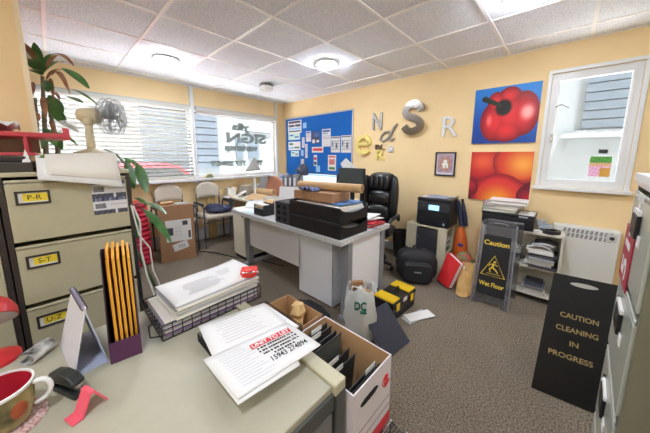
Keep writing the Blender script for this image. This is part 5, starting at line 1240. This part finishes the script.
MB().box(p0+.01, p1-.01, py0-.002, py0+.012, kh+.19, kh+.295).build('control_panel', DKGREY, t, bevel=.004)
MB().box(p0+.15, p0+.27, py0-.004, py0-.0015, kh+.205, kh+.265).build('display', mat('lit blue display', (130, 196, 240), .3, emit=.8), t)
MB().box(p0+.075, p0+.10, py0-.004, py0-.0015, kh+.225, kh+.25).build('button', CHROME, t)
MB().box(p0+.06, p1-.06, py0-.004, py0+.01, kh+.115, kh+.18).build('output_slot', BLACKM, t); MB().box(p0+.03, p1-.03, py0-.006, py0+.01, kh+.02, kh+.10).build('paper_cassette', PB, t, bevel=.004)
MB().ell((p1-.06, py0-.007, kh+.05), (.012, .001, .016), 12, 8).build('mark', mat('pale blue mark', (170, 190, 210), .5), t)
for k, (dx, rz, m, lab) in enumerate(((-.03, .1, WHITE, 'white sheet on the lid of the printer with display, lower'), (.02, -.25, mat('blue grey paper', (150, 160, 186), .7), 'blue grey sheet on the lid of the printer with display, upper'))):
    bb = MB(); bb.obox((-1.13+dx, 3.25, kh+.3475+.004*k), (.27, .2, .003), Matrix.Rotation(rz, 3, 'Z')); solo('sheet_of_paper', bb, m, lab, 'paper')
t = thing('waste_bin', 'black waste bin by the back wall left of the beige cabinet', 'bin', (-1.58, 3.25, 0))
MB().lathe([(.095, 0), (.125, .36), (.13, .37), (.12, .37), (.092, .02), (.01, .015)], 28, (-1.58, 3.25, 0)).build('bin', BLACKM, t, smooth=40)
# backpack
t = thing('backpack', 'black backpack slumped on the carpet in front of beige cabinet', 'bag', (-1.15, 2.76, 0), R(30)); M = W[t]
NY = mat('black nylon', (30, 31, 36), .75, bump=.3, bscale=30)
def blob(c, r, p=3.0, nu=28, nv=16, seed=1, lump=.02):
    rnd = random.Random(seed); b = MB(M); vs = []; fs = []
    sg = lambda x: (1 if x >= 0 else -1)
    for i in range(nv+1):
        th = PI*i/nv
        for j in range(nu):
            ph = 2*PI*j/nu; x, y, z = math.sin(th)*math.cos(ph), math.sin(th)*math.sin(ph), math.cos(th)
            q = 2/p; f = 1+lump*math.sin(5*ph+seed)*math.sin(3*th+seed)+rnd.uniform(-lump, lump)*.4
            vs.append((c[0]+r[0]*sg(x)*abs(x)**q*f, c[1]+r[1]*sg(y)*abs(y)**q*f, c[2]+r[2]*sg(z)*abs(z)**q))
    for i in range(nv): fs += [(i*nu+j, (i+1)*nu+j, (i+1)*nu+(j+1) % nu, i*nu+(j+1) % nu) for j in range(nu)]
    return b.add(vs, fs)
blob((0, 0, .178), (.22, .13, .176), 3.2, seed=3, lump=.03).build('main_compartment', NY, t, smooth=60)
blob((0, -.125, .13), (.16, .06, .125), 3.5, seed=5).build('front_pocket', NY, t, smooth=60)
MB(M).tube([(-.12, -.182, .225), (0, -.192, .235), (.12, -.182, .225)], .004, 6).build('zip', DKGREY, t)
MB(M).tube([(-.04, .02, .345), (-.03, .02, .385), (.03, .02, .385), (.04, .02, .345)], .010, 8).build('carry_handle', NY, t, smooth=60)
for s in (-1, 1): MB(M).tube([(s*.1, .1, .33), (s*.17, .18, .25), (s*.2, .2, .1), (s*.17, .13, .04)], .018, 8).build('shoulder_strap', NY, t, smooth=60)
MB(M).box(-.035, .035, -.197, -.190, .15, .162).build('tab', mat('grey tab', (150, 152, 156), .5), t)
# red box file, gold paper bag, patterned tin, orange bag, umbrellas
t = thing('red_box_file', 'red box file with white pages leaning by the gold bag', 'file', (-.80, 2.83, 0))
cA, cB, cC, cD = PY(437.5, 276, 2.82), PY(448, 252, 2.86), PY(460.5, 264, 2.80), PY(448.5, 288.5, 2.74)
cA = Vector((cA.x, cA.y, .04)); 
nf = (cB-cA).cross(cD-cA).normalized()
nf = nf if nf.y > 0 else -nf
th_ = .055
MB().sheet(cD, cC, cB, cA, .004).build('front_cover', mat('red book cloth', (206, 40, 44), .45), t)
ds = nf*th_
ins = lambda p: p.lerp((cA+cB+cC+cD)/4, .05)
b = MB(); q = [ins(p)+nf*.005 for p in (cA, cB, cC, cD)]; b.add(q+[p+nf*(th_-.01) for p in q], [(0, 1, 2, 3), (7, 6, 5, 4), (0, 4, 5, 1), (1, 5, 6, 2), (2, 6, 7, 3), (3, 7, 4, 0)]); b.build('pages', WHITE, t)
b = MB(); b.sheet(*[p+ds for p in (cD, cC, cB, cA)], .004); b.build('back_cover', MATS['red book cloth'], t)
lowz = min(v.z for v in (cA, cD, cA+ds, cD+ds))
t['label'] = 'red box file with white page edge leaning beside the gold paper bag'
t = thing('paper_bag', 'crumpled gold brown paper bag on the carpet beside the red file', 'bag', tuple(PY(467, 294, 2.75).xy)+(0,))
gp = [PY(463, 262, 2.9), PY(476, 264, 2.98), PY(480.5, 271, 2.95), PY(473, 297, 2.77), PY(467, 300, 2.72), PY(455, 293, 2.70)]
for v in gp[3:]: v.z = max(.006, v.z*.2)
GB = mat('gold brown paper', (214, 170, 104), .5, noise=.2, scale=12, bump=.6, bscale=16)
cen = sum(gp, Vector())/6+Vector((.0, -.06, .03))
cb = sum(gp, Vector())/6+Vector((.0, .10, -.02)); cb.z = max(cb.z, .03)
b = MB(); rnd = random.Random(9)
def gpt(u, v):
    L0, R0 = gp[0].lerp(gp[5], v), gp[1].lerp(gp[2].lerp(gp[3], v), min(1, v*2.5)).lerp(gp[3], max(0, v-.4)/.6)
    return L0.lerp(R0, u)
for sd_ in (0, 1):
    b.grid(lambda u, v: gpt(u, v)+Vector((rnd.uniform(-.008, .008), (-.05 if sd_ == 0 else .03)*math.sin(PI*min(1, max(0, u)))*(.4+.6*v)+rnd.uniform(-.012, .012), rnd.uniform(-.008, .008)+.006)), 7, 8)
b.v = [Vector((v.x, v.y, max(v.z, .004))) for v in b.v]
b.build('bag_body', GB, t, solid=.003)
MB().poly([gp[0]+Vector((0, -.01, 0)), gp[1]+Vector((0, -.01, 0)), gp[1]+Vector((-.01, -.05, -.05)), gp[0]+Vector((.02, -.05, -.05))], .002).build('folded_top', OFFW, t)
tp = PY(465, 254, 3.0)
t = thing('patterned_bag', 'green and red patterned bag between the beige cabinet and shelves', 'bag', (tp.x, 3.0, 0))
b = MB(); M = I4
GR = mat('green and red foil', (70, 130, 70), .5, c2=(176, 50, 44), scale=22, detail=1)
MB().ell((tp.x, 3.02, .18), (.12, .09, .18), 18, 10, .08).build('bag_body', GR, t, smooth=50)
MB().tube([(tp.x-.06+.10*math.cos(a)*.6, 2.95+.02*math.sin(a), .10+.2*k/10) for k, a in enumerate([PI*k/10 for k in range(11)])], .012, 8).build('ribbon', mat('red foil', (186, 52, 48), .5), t, smooth=60)
op = PY(461, 236, 3.27)
t = thing('carrier_bag', 'orange carrier bag standing behind the patterned bag at the wall', 'bag', (op.x, 3.27, 0))
OR_ = mat('orange plastic film', (222, 104, 40), .4, noise=.15, scale=20)
b = MB(); b.tube([(op.x, 3.27, .01), (op.x+.005, 3.27, .25), (op.x, 3.27, .42), (op.x-.01, 3.28, .56)], [.07, .085, .07, .028], 14); b.v = [v+Vector((random.uniform(-.008, .008), random.uniform(-.006, .006), random.uniform(-.004, .004))) for v in b.v]; b.build('bag_body', OR_, t, smooth=50)
MB().ell((op.x+.02, 3.2, .37), (.03, .006, .022), 12, 8).build('blue_mark', mat('blue violet mark', (70, 60, 140), .5), t, smooth=60)
NV = mat('navy umbrella cloth', (42, 48, 78), .6)
for k, (a, c, lab) in enumerate((((461.5, 226), (457.5, 196), 'navy folded umbrella with pale handle beside the printer, left one'), ((466, 226), (462.5, 199), 'navy folded umbrella sticking out of the orange bag, right one'))):
    p, q = PY(*a, 3.30+.05*k), PY(*c, 3.335+.04*k); d_ = (q-p)
    u = thing('umbrella', lab, 'umbrella', tuple(p), 0, 'umbrellas by the orange bag')
    MB().tube([p, p+d_*.35, p+d_*.85], [.022, .026, .016], 10).build('canopy', NV, u, smooth=50); MB().tube([p+d_*.85, q], [.012, .015], 8).build('handle', [CHROME, BLACK][k], u, smooth=50)
# ------------------------------------------------------------------ open shelves with papers, scanner, folders
t = thing('bookshelf', 'cream open shelf unit stuffed with papers under the window', 'shelf', (-.28, 3.23, 0))
s0, s1, sy0, sy1, shh = -.585, .055, 3.08, 3.30, .69
SH = mat('cream shelf laminate', (214, 210, 196), .5)
for z in (.06, .33, shh-.022): MB().box(s0+.02, s1-.02, sy0, sy1-.006, z, z+.022).build('shelf_board', SH, t, bevel=.002)
for x in (s0, s1-.02): MB().box(x, x+.02, sy0, sy1, 0, shh).build('side_panel', SH, t, bevel=.002)
MB().box(s0+.02, s1-.02, sy1-.006, sy1, .0, shh-.02).build('back_panel', SH, t)
def mags(x0, x1, z, n, hmax, labels, seed):
    rnd = random.Random(seed); zz = z
    cols = [WHITE, GREYP, mat('dark printed cover', (70, 72, 80), .5), OFFW, mat('mid grey cover', (120, 122, 130), .5)]
    for k in range(n):
        hh = hmax/n*.96; cx = (x0+x1)/2+rnd.uniform(-.02, .02); w = (x1-x0)*rnd.uniform(.8, .95)
        bb = MB()
        y0 = sy0+rnd.uniform(-.02, .012); y1 = sy1-.015
        sgf = lambda u, v: (cx-w/2+w*u, y0+(y1-y0)*v, zz+hh*.5+.0)
        bb.box(cx-w/2, cx+w/2, y0, y1, zz+.0008, zz+hh); 
        solo('magazine', bb, cols[(k*3+seed) % 5], labels(k), 'magazine', 'papers on the open shelf')
        zz += hh
ords = ['bottom', 'second', 'third', 'fourth', 'fifth', 'sixth', 'seventh', 'eighth', 'topmost']
mags(-.20, .015, .352, 8, .19, lambda k: f'magazine in the upper shelf pile under the cream top, {ords[k]} from below', 2)
mags(-.20, -.04, .082, 5, .10, lambda k: f'magazine in the low shelf pile on the bottom board, {ords[k]} from below', 5)
mags(-.54, -.24, .352, 6, .16, lambda k: f'paper bundle on the shelf behind the wet floor sign, {ords[k]} from below', 3)
# curled magazines fanned on the pile
for k in range(4):
    b = MB(); x0 = -.19+.012*k; z0 = .548+.010*k
    b.grid(lambda u, v: (x0+.165*u, sy0-.02+.01*k+.18*v, z0+.028*math.sin(u*2.6)-.012*u), 8, 4)
    solo('magazine', b, [WHITE, MATS['mid grey cover'], WHITE, MATS['dark printed cover']][k], f'curled magazine fanned on the shelf pile under the cream top, {ords[k]} of four', 'magazine', 'papers on the open shelf', solid=.006, smooth=60)
t = thing('scanner', 'black flatbed scanner printer on the cream shelves under folders', 'printer', (-.39, 3.2, shh))
MB().box(-.60, -.17, 3.06, 3.36, shh+.012, shh+.12).build('body', PB, t, bevel=.008); MB().box(-.58, -.19, 3.08, 3.34, shh, shh+.012).build('feet', BLACKM, t); MB().box(-.605, -.165, 3.055, 3.36, shh+.122, shh+.15).build('lid', PB, t, bevel=.006)
MB().box(-.29, -.22, 3.0535, 3.055, shh+.128, shh+.14).build('mark', mat('pale mark', (180, 184, 190), .5), t)
solo('sheet_of_paper', MB().box(-.30, -.175, 3.08, 3.3, shh+.1508, shh+.153), WHITE, 'white sheet on the lid of the black scanner right side', 'paper')
for k, (x0, x1, z, hh, m, rz, lab) in enumerate(((-.615, -.32, .1508, .03, mat('green grey folder', (150, 168, 150), .6), .06, 'green grey folder lowest on the black scanner'), (-.60, -.30, .182, .03, OFFW, -.05, 'off white folder in the middle of the scanner pile'), (-.61, -.27, .213, .022, GREYF, .1, 'grey folder near the top of the scanner pile'), (-.56, -.24, .236, .035, WHITE, .03, 'white lever arch file topmost on the scanner pile'))):
    f = thing('folder', lab, 'folder', ((x0+x1)/2, 3.20, shh+z), rz, 'folders on the scanner'); Mq = W[f]; w = (x1-x0)/2
    MB(Mq).box(-w, w, -.13, .13, 0, .003).box(-w, w, -.13, .13, hh-.003, hh).box(-w, -w+.003, -.13, .13, .003, hh-.003).build('cover', m, f); MB(Mq).box(-w+.008, w-.01, -.122, .122, .004, hh-.004).build('pages', OFFW, f)
# tape rolls and cable heap at the right of the shelf top
for k, (c, r_, m, lab) in enumerate((((-.09, 3.17), .075, mat('black tape', (44, 44, 50), .4), 'black roll of tape lying on the right end of shelf top'), ((-.10, 3.22), .06, mat('pale blue tape', (176, 190, 204), .4), 'pale blue tape roll on the black roll on shelf top'), ((-.13, 3.24), .045, mat('grey tape', (186, 186, 188), .5), 'small grey tape roll topmost on the shelf end'))):
    z = shh+.001+.032*k; u = thing('tape_roll', lab, 'tape', (*c, z), 0, 'tape rolls on the shelf top')
    if k == 0: c = (-.05, 3.15)
    MB().lathe([(r_*.62, z), (r_, z), (r_, z+.03), (r_*.62, z+.03), (r_*.62, z)][:5], 28, (*c, 0)).build('tape', m, u, smooth=40)
b = MB(); b.obox((-.13, 3.115, shh+.011), (.10, .05, .02), Matrix.Rotation(.3, 3, 'Z')); solo('packet', b, WHITE, 'small white packet at the shelf top edge before the tapes', 'packet', bevel=.003)
# ------------------------------------------------------------------ heater
t = thing('storage_heater', 'white storage heater with slotted grille under the window', 'heater', (.25, 3.33, 0))
h0, h1, hy0, hy1, hz0, hz1 = .065, .405, 3.31, 3.41, .10, .755
HW = mat('heater white enamel', (226, 228, 224), .4)
MB().box(h0-.1, h1, hy0, hy1, hz0, hz1).build('body', HW, t, bevel=.008)
b = MB()
for r_ in range(2):
    for k in range(11): x = h0-.03+.030*k; z = hz1-.022-.045*r_; b.add([(x, hy0-.001, z-.038), (x+.020, hy0-.001, z-.038), (x+.026, hy0-.001, z), (x+.006, hy0-.001, z)], [(0, 1, 2, 3)])
b.build('grille', mat('heater grille grey', (150, 150, 152), .6), t)
MB().box(h1-.085, h1-.02, hy0-.006, hy0-.0005, hz1-.10, hz1-.03).build('control_panel', mat('pale heater panel', (206, 206, 204), .5), t, bevel=.003); MB().cyl((h1-.05, hy0-.012, hz1-.065), (h1-.05, hy0-.006, hz1-.065), .016).build('dial', DKGREY, t)
for x in (h0, h1-.06): MB().box(x, x+.05, hy0+.01, hy1-.01, 0, hz0).build('foot', HW, t)
# ------------------------------------------------------------------ signs
t = thing('wet_floor_sign', 'clear folding sign with black Caution Wet Floor panel before the shelves', 'sign', (-.40, 2.85, 0))
SMK = see_through('smoky clear plastic', (96, 98, 104), .34, .12)
def pane(x0b, x1b, yb, x0t, x1t, yt, zt): return Vector((x0b, yb, .003)), Vector((x1b, yb+.005, .003)), Vector((x1t, yt+.005, zt)), Vector((x0t, yt, zt))
a, b_, c, d = pane(-.56, -.25, 2.69, -.505, -.222, 2.86, .80)
e1 = (b_-a).normalized(); Mp_ = frame((a+b_)/2, b_-a, (d+c)/2-(a+b_)/2); Lh = ((d+c)/2-(a+b_)/2).length; w0, w1 = (b_-a).length/2, (c-d).length/2
MB(Mp_).prism([(-w0, 0), (-w0*.6, 0), (-w0*.55, .03), (w0*.55, .03), (w0*.6, 0), (w0, 0), (w1, Lh-.03), (w1-.03, Lh), (-w1+.03, Lh), (-w1, Lh-.03)], 0, .006).build('front_leaf', SMK, t, bevel=.001)
b = MB(Mp_); 
for s in (-1, 1): b.tube([(s*w0*.97, .005, .006), (s*w1*.97, Lh-.03, .006)], .008, 6); b.tube([(s*w0*.80, .03, .006), (s*w1*.80, Lh-.06, .006)], .003, 6)
b.tube([(-w1*.5, Lh-.05, .008), (-w1*.4, Lh-.03, .010), (w1*.4, Lh-.03, .010), (w1*.5, Lh-.05, .008)], .006, 6); b.build('moulded_rib', see_through('pale clear plastic', (176, 178, 184), .42, .1), t, smooth=50)
MB(Mp_).prism([(-w0*.74, .10), (w0*.74, .10), (w1*.76, Lh-.15), (-w1*.76, Lh-.15)], .0065, .0085).build('black_panel', BLACKM, t)
X_ = Mp_.to_3x3()@Vector((1, 0, 0)); Y_ = Mp_.to_3x3()@Vector((0, 1, 0)); at_ = lambda x, y, z=.009: Mp_@Vector((x, y, z))
text('Caution', at_(0, Lh-.225), X_, Y_, .062, GOLD, t, width=.20, off=.0012)
text('Wet Floor', at_(0, .20), X_, Y_, .058, GOLD, t, width=.20, off=.0012)
tri = [(-.095, .285), (.095, .285), (0, .475)]
b = MB(Mp_); b.tube([(x, y, .009) for x, y in tri], .0055, 6, closed=True); b.build('warning_triangle', GOLD, t)
b = MB(Mp_); zf = .0095
b.ell((.005, .418, zf), (.011, .011, .002), 10, 6)
b.tube([(0, .402, zf), (-.008, .365, zf)], [.010, .008], 6); b.tube([(-.008, .365, zf), (.02, .345, zf), (.04, .318, zf)], [.007, .006, .004], 6); b.tube([(-.008, .365, zf), (-.03, .345, zf), (-.02, .318, zf)], [.007, .006, .004], 6)
b.tube([(0, .40, zf), (-.03, .39, zf), (-.038, .37, zf)], .004, 6); b.tube([(0, .40, zf), (.03, .385, zf)], .004, 6); b.tube([(-.05, .305, zf), (.06, .305, zf)], .002, 5)
b.build('slipping_figure', GOLD, t)
MB().sheet((-.55, 3.02, .003), (-.24, 3.025, .003), (-.222, 2.868, .80), (-.505, 2.868, .80), .005).build('rear_leaf', SMK, t)
MB().cyl((-.50, 2.866, .795), (-.23, 2.868, .795), .009).build('hinge', MATS['pale clear plastic'], t)
# cleaning in progress board
t = thing('cleaning_sign', 'black folding board reading CAUTION CLEANING IN PROGRESS on the carpet', 'sign', (.13, 1.95, 0))
A_ = PZ(531, 387, .002); yaw_ = R(7); Wb = .285
B_ = A_+Vector((math.cos(yaw_), math.sin(yaw_), 0))*Wb
D__ = PY(554, 272.5, 2.12); C_ = D__+(B_-A_)
xd, yd = (B_-A_).normalized(), ((C_+D__)/2-(A_+B_)/2); Lc = yd.length; yd.normalize(); zd = xd.cross(yd).normalized(); o_ = (A_+B_)/2
Mc = Matrix(((xd.x, yd.x, zd.x, o_.x), (xd.y, yd.y, zd.y, o_.y), (xd.z, yd.z, zd.z, o_.z), (0, 0, 0, 1)))
wb = Wb/2
BP = mat('black sign plastic', (20, 20, 22), .45)
b = MB(Mc); n = 24
slot = [(.062*math.cos(2*PI*k/n), Lc-.045+.013*math.sin(2*PI*k/n)) for k in range(n)]
outer = []
# board with an oval hand slot: ring of quads between slot and rectangle
def edge(k):
    a = 2*PI*k/n; c_, s_ = math.cos(a), math.sin(a); x = wb*max(-1, min(1, c_*1.5)); y = (Lc-.045)+(.045 if s_ > 0 else -.045)*max(0, min(1, abs(s_)*1.6)); return (x, y)
out = [edge(k) for k in range(n)]
vs = [(x, y, 0) for x, y in slot]+[(x, y, 0) for x, y in out]+[(x, y, .006) for x, y in slot]+[(x, y, .006) for x, y in out]
fs = []
for k in range(n):
    j = (k+1) % n; fs += [(k, j, n+j, n+k), (2*n+j, 2*n+k, 3*n+k, 3*n+j), (k, 2*n+k, 2*n+j, j), (n+k, n+j, 3*n+j, 3*n+k)]
b.add(vs, fs); b.box(-wb, wb, 0, Lc-.09, 0, .006); b.build('front_board', BP, t)
X_ = Mc.to_3x3()@Vector((1, 0, 0)); Y_ = Mc.to_3x3()@Vector((0, 1, 0))
PG = mat('pale gold lettering', (170, 148, 98), .5)
for s, y, wd in (('CAUTION', .665, .165), ('CLEANING', .555, .182), ('IN', .448, .038), ('PROGRESS', .34, .192)): text(s, Mc@Vector((.004 if s != 'PROGRESS' else -.004, Lc*y, .0066)), X_, Y_, .040, PG, t, width=wd, off=.0006)
tA, tB = Mc@Vector((-wb, Lc-.12, 0)), Mc@Vector((wb, Lc-.12, 0))
MB().sheet(Vector((A_.x+.05, 2.42, .002)), Vector((B_.x+.05, 2.45, .002)), tB+Vector((0, .012, 0)), tA+Vector((0, .012, 0)), .005).build('rear_board', BP, t)
MB().cyl(tA+Vector((0, .008, .0)), tB+Vector((0, .008, .0)), .006).build('hinge', BP, t)
# ------------------------------------------------------------------ bag, panel, tool box by the desk
t = thing('carrier_bag', 'white plastic carrier bag with green lettering against grey desk leg', 'bag', (-1.035, 1.50, 0), R(35)); M = W[t]
PLB = mat('white plastic film', (216, 218, 214), .4, noise=.06, scale=12)
b = MB(M); n = 26
def bagp(u, v):
    a = 2*PI*u; z = .005+.43*v; r_ = .10*(1+.18*math.sin(PI*v))*(1-.12*v); rip = 1+.07*math.sin(a*5+v*6)+.06*math.sin(a*9-v*9)*v+.04*math.sin(a*13+v*17)
    sx_ = 1.05; sy_ = .8
    return (r_*sx_*rip*math.cos(a), r_*sy_*rip*math.sin(a), z+(.03*math.sin(a*3)+.02*math.sin(a*7))*max(0, v-.7)*3)
b.grid(bagp, n, 14); b.build('bag_body', PLB, t, solid=.002, smooth=60)
MB(M).lathe([(.085, .004), (.085, .0055), (.01, .0055)], 24).build('bag_base', PLB, t)
for s in (-1, 1): MB(M).tube([(s*.05-.02, s*.05, .38), (s*.06, s*.06, .46), (s*.06+.05, s*.04, .44), (s*.06+.05, s*.03, .38)], [.012, .006, .006, .012], 8).build('handle', PLB, t, smooth=60)
text('DC', M@Vector((.0, -.112, .335)), M.to_3x3()@Vector((1, 0, 0)), (0, 0, 1), .085, mat('green print ink', (20, 96, 76), .5), t, off=.001, ext=.006, width=.085)
MB(M).box(.0, .045, -.106, -.07, .275, .287).build('print', MATS['green print ink'], t)
for k, (dx, dy, z1, m, rz, lab) in enumerate(((-.035, .03, .47, CARD, .3, 'brown card edge sticking out of the white carrier bag'), (.035, -.015, .43, KRAFT, -.3, 'kraft carton piece inside the white carrier bag'))):
    b = MB(M@Matrix.Translation((dx, dy, .03))@Matrix.Rotation(rz, 4, 'Z')@Matrix.Rotation(.06, 4, 'X')); b.box(-.045, .045, -.012, .012, 0, z1-.03); solo('card', b, m, lab, 'card')
A_, B_ = PZ(387.5, 360.5, .003), PZ(410.5, 342, .003)
t = thing('laptop', 'closed dark blue grey laptop leaning against the white carrier bag', 'laptop', tuple((A_+B_)/2))
hd_ = Vector((0, 0, 1)).cross((B_-A_)).normalized()
d0 = ray(363.5, 315.5); 
# lean back until the top edge meets the sight line
best = None
for i in range(10, 89):
    ang = R(i); d = hd_*math.cos(ang)+Vector((0, 0, 1))*math.sin(ang)
    for L_ in (.22, .24, .26, .28, .30, .32, .34, .36):
        e = 0
        for p0_, tgt in ((A_, (363.5, 315.5)), (B_, (388, 302.5))):
            q = p0_+d*L_-Vector((0, 0, CAMH)); zc = q.dot(fw); e += (325+F_PX*q.dot(rt)/zc-tgt[0])**2+(CY_PX-F_PX*q.dot(up)/zc-tgt[1])**2
        if best is None or e < best[0]: best = (e, d, L_, i)
print('laptop', best[0], best[2], best[3], (B_-A_).length)
dl, Ll = best[1], best[2]
ML = frame((A_+B_)/2, B_-A_, dl); wl = (B_-A_).length/2
sgn = 1 if (ML.to_3x3()@Vector((0, 0, 1))).dot(Vector((0, 0, CAMH))-(A_+B_)/2) > 0 else -1
MB(ML).box(-wl, wl, .004, Ll, -.012, 0).build('lid', mat('dark blue grey metal', (66, 72, 90), .35, .3), t, bevel=.005)
MB(ML).box(-wl, wl, .004, Ll, -.024, -.0135).build('base', mat('silver base', (150, 152, 158), .4, .4), t, bevel=.004)
p, q = PZ(381, 300, .15), PZ(404, 283.5, .15)
t = thing('toolbox', 'black tool box with yellow lid panels on the carpet', 'toolbox', (-1.03, 2.04, 0), R(87)); M = W[t]
TY = mat('yellow tool box plastic', (240, 200, 30), .4)
MB(M).box(-.20, .20, -.10, .10, .0, .125).build('body', BLACK, t, bevel=.012)
MB(M).box(-.205, .205, -.105, .105, .127, .17).build('lid', BLACK, t, bevel=.012)
for s in (-1, 1): MB(M).box(s*.135-.06, s*.135+.06, -.098, .098, .168, .185).build('lid_panel', TY, t, bevel=.008); MB(M).box(s*.12-.025, s*.12+.025, -.112, -.104, .085, .15).build('latch', TY, t, bevel=.003)
MB(M).tube([(-.06, 0, .17), (-.055, 0, .20), (.055, 0, .20), (.06, 0, .17)], .010, 8).build('handle', BLACK, t, smooth=50)
MB(M).box(-.03, .03, -.1085, -.1045, .13, .165).build('badge', WHITE, t)
p = PZ(404, 308, .004)
for k, (rz, m, lab, dx) in enumerate(((-.3, GREYP, 'grey magazine on the carpet below the tool box front', 0), (-.5, WHITE, 'white magazine on the grey one beside the tool box', .02))):
    bb = MB(); bb.obox((-.83+dx, 2.06+.02*k, .005+.009*k), (.10, .26, .008), Matrix.Rotation(rz, 3, 'Z')); solo('magazine', bb, m, lab, 'magazine', 'magazines on the carpet')
# black bags under the near desk end
b = MB(); b.ell((-1.50, 1.40, .06), (.22, .13, .06), 18, 10, .1); solo('fabric_heap', b, NY, 'black fabric bag heaped on the carpet under the desk corner', 'bag', smooth=60)
# ------------------------------------------------------------------ steel filing cabinet at the right
SIL = mat('grey silver enamel', (186, 190, 178), .25, .15); OLV = mat('olive grey enamel', (116, 116, 98), .35)  # side colour has the carpet's olive reflection mixed in
far, near = Vector((.195, 1.444)), Vector((.174, .975))
mid = (far+near)/2; rzc = math.atan2((near-far).y, (near-far).x)
rc = filing_cabinet('grey steel filing cabinet with black label holders at the right edge', (mid.x, mid.y, 0), rzc, SIL, OLV, TRIM, lip=False)
Mr = W[rc]
drs = sorted([o for o in bpy.data.objects if o.parent == rc and o.name.startswith('drawer')], key=lambda o: -max(v.co.z for v in o.data.vertices))
for k, dr in enumerate(drs):
    z = (1.19, .875, .565, .235)[k]; x = -.02
    MB(Mr).box(x-.055, x+.055, -.016, -.0065, z-.035, z+.035).build('label_holder', BLACK, dr, bevel=.003)
    MB(Mr).box(x-.075, x-.057, -.014, -.0065, z-.05, z+.05).box(x-.075, x+.06, -.014, -.0065, z+.037, z+.05).build('holder_edge', WHITE, dr)
    MB(Mr).box(x+.06, x+.10, -.009, -.0065, z-.05, z-.02).build('paper_tag', WHITE, dr)
z = 1.07; x = -.235+.07
MB(Mr).box(x-.06, x+.165, -.0095, -.0065, z-.10, z+.09).build('red_sticker', mat('dark red sticker', (170, 44, 66), .5), drs[1])
text('51', Mr@Vector((x+.055, -.0098, z-.005)), (0, 0, 1), Mr.to_3x3()@Vector((-1, 0, 0)), .17, WHITE, drs[1], width=.125, off=.004)
x = -.235+.2; z = 1.262
b = MB(Mr); b.box(x-.02, x+.02, -.0085, -.0065, z-.03, z+.015); b.box(x-.06, x+.06, -.0085, -.0065, z+.0, z+.02); b.build('white_arrow', WHITE, drs[0])
bb = MB(Mr); bb.box(-.22, .12, -.012, .25, 1.3205, 1.345); solo('paper_stack', bb, WHITE, 'white paper pad on top of the grey steel cabinet at right', 'papers')
# ------------------------------------------------------------------ light
w = bpy.data.worlds.new('World'); bpy.context.scene.world = w; w.use_nodes = True
nt = w.node_tree; bg = nt.nodes['Background']; bg.inputs['Color'].default_value = (.9, .95, 1, 1); bg.inputs['Strength'].default_value = 1.2
sun = bpy.data.lights.new('sun', 'SUN'); sun.energy = 17.0; sun.angle = R(4); so = bpy.data.objects.new('sun', sun); C.objects.link(so); so.rotation_euler = Vector((-.2, .1, -.97)).to_track_quat('-Z', 'Y').to_euler()
def portal(name, loc, rot, sx, sy):
    l = bpy.data.lights.new(name, 'AREA'); l.shape = 'RECTANGLE'; l.size = sx; l.size_y = sy; l.cycles.is_portal = True
    o = bpy.data.objects.new(name, l); C.objects.link(o); o.location = loc; o.rotation_euler = rot
portal('daylight_portal', (XW-.12, (WY0+WY1)/2, (WZ0+WZ1)/2), (0, R(-90), 0), WZ1-WZ0, WY1-WY0)
portal('daylight_portal', ((BX0+BX1)/2, YB+.13, (BZ0+BZ1)/2), (R(-90), 0, 0), BX1-BX0, BZ1-BZ0)
sc = bpy.context.scene
sc.view_settings.view_transform = 'Standard'; sc.view_settings.look = 'None'; sc.view_settings.gamma = 1; sc.view_settings.use_curve_mapping = False; sc.view_settings.exposure = 1.6
sc.cycles.use_denoising = True
sc.cycles.max_bounces = 8; sc.cycles.diffuse_bounces = 5; sc.cycles.transparent_max_bounces = 16; sc.cycles.sample_clamp_indirect = 6
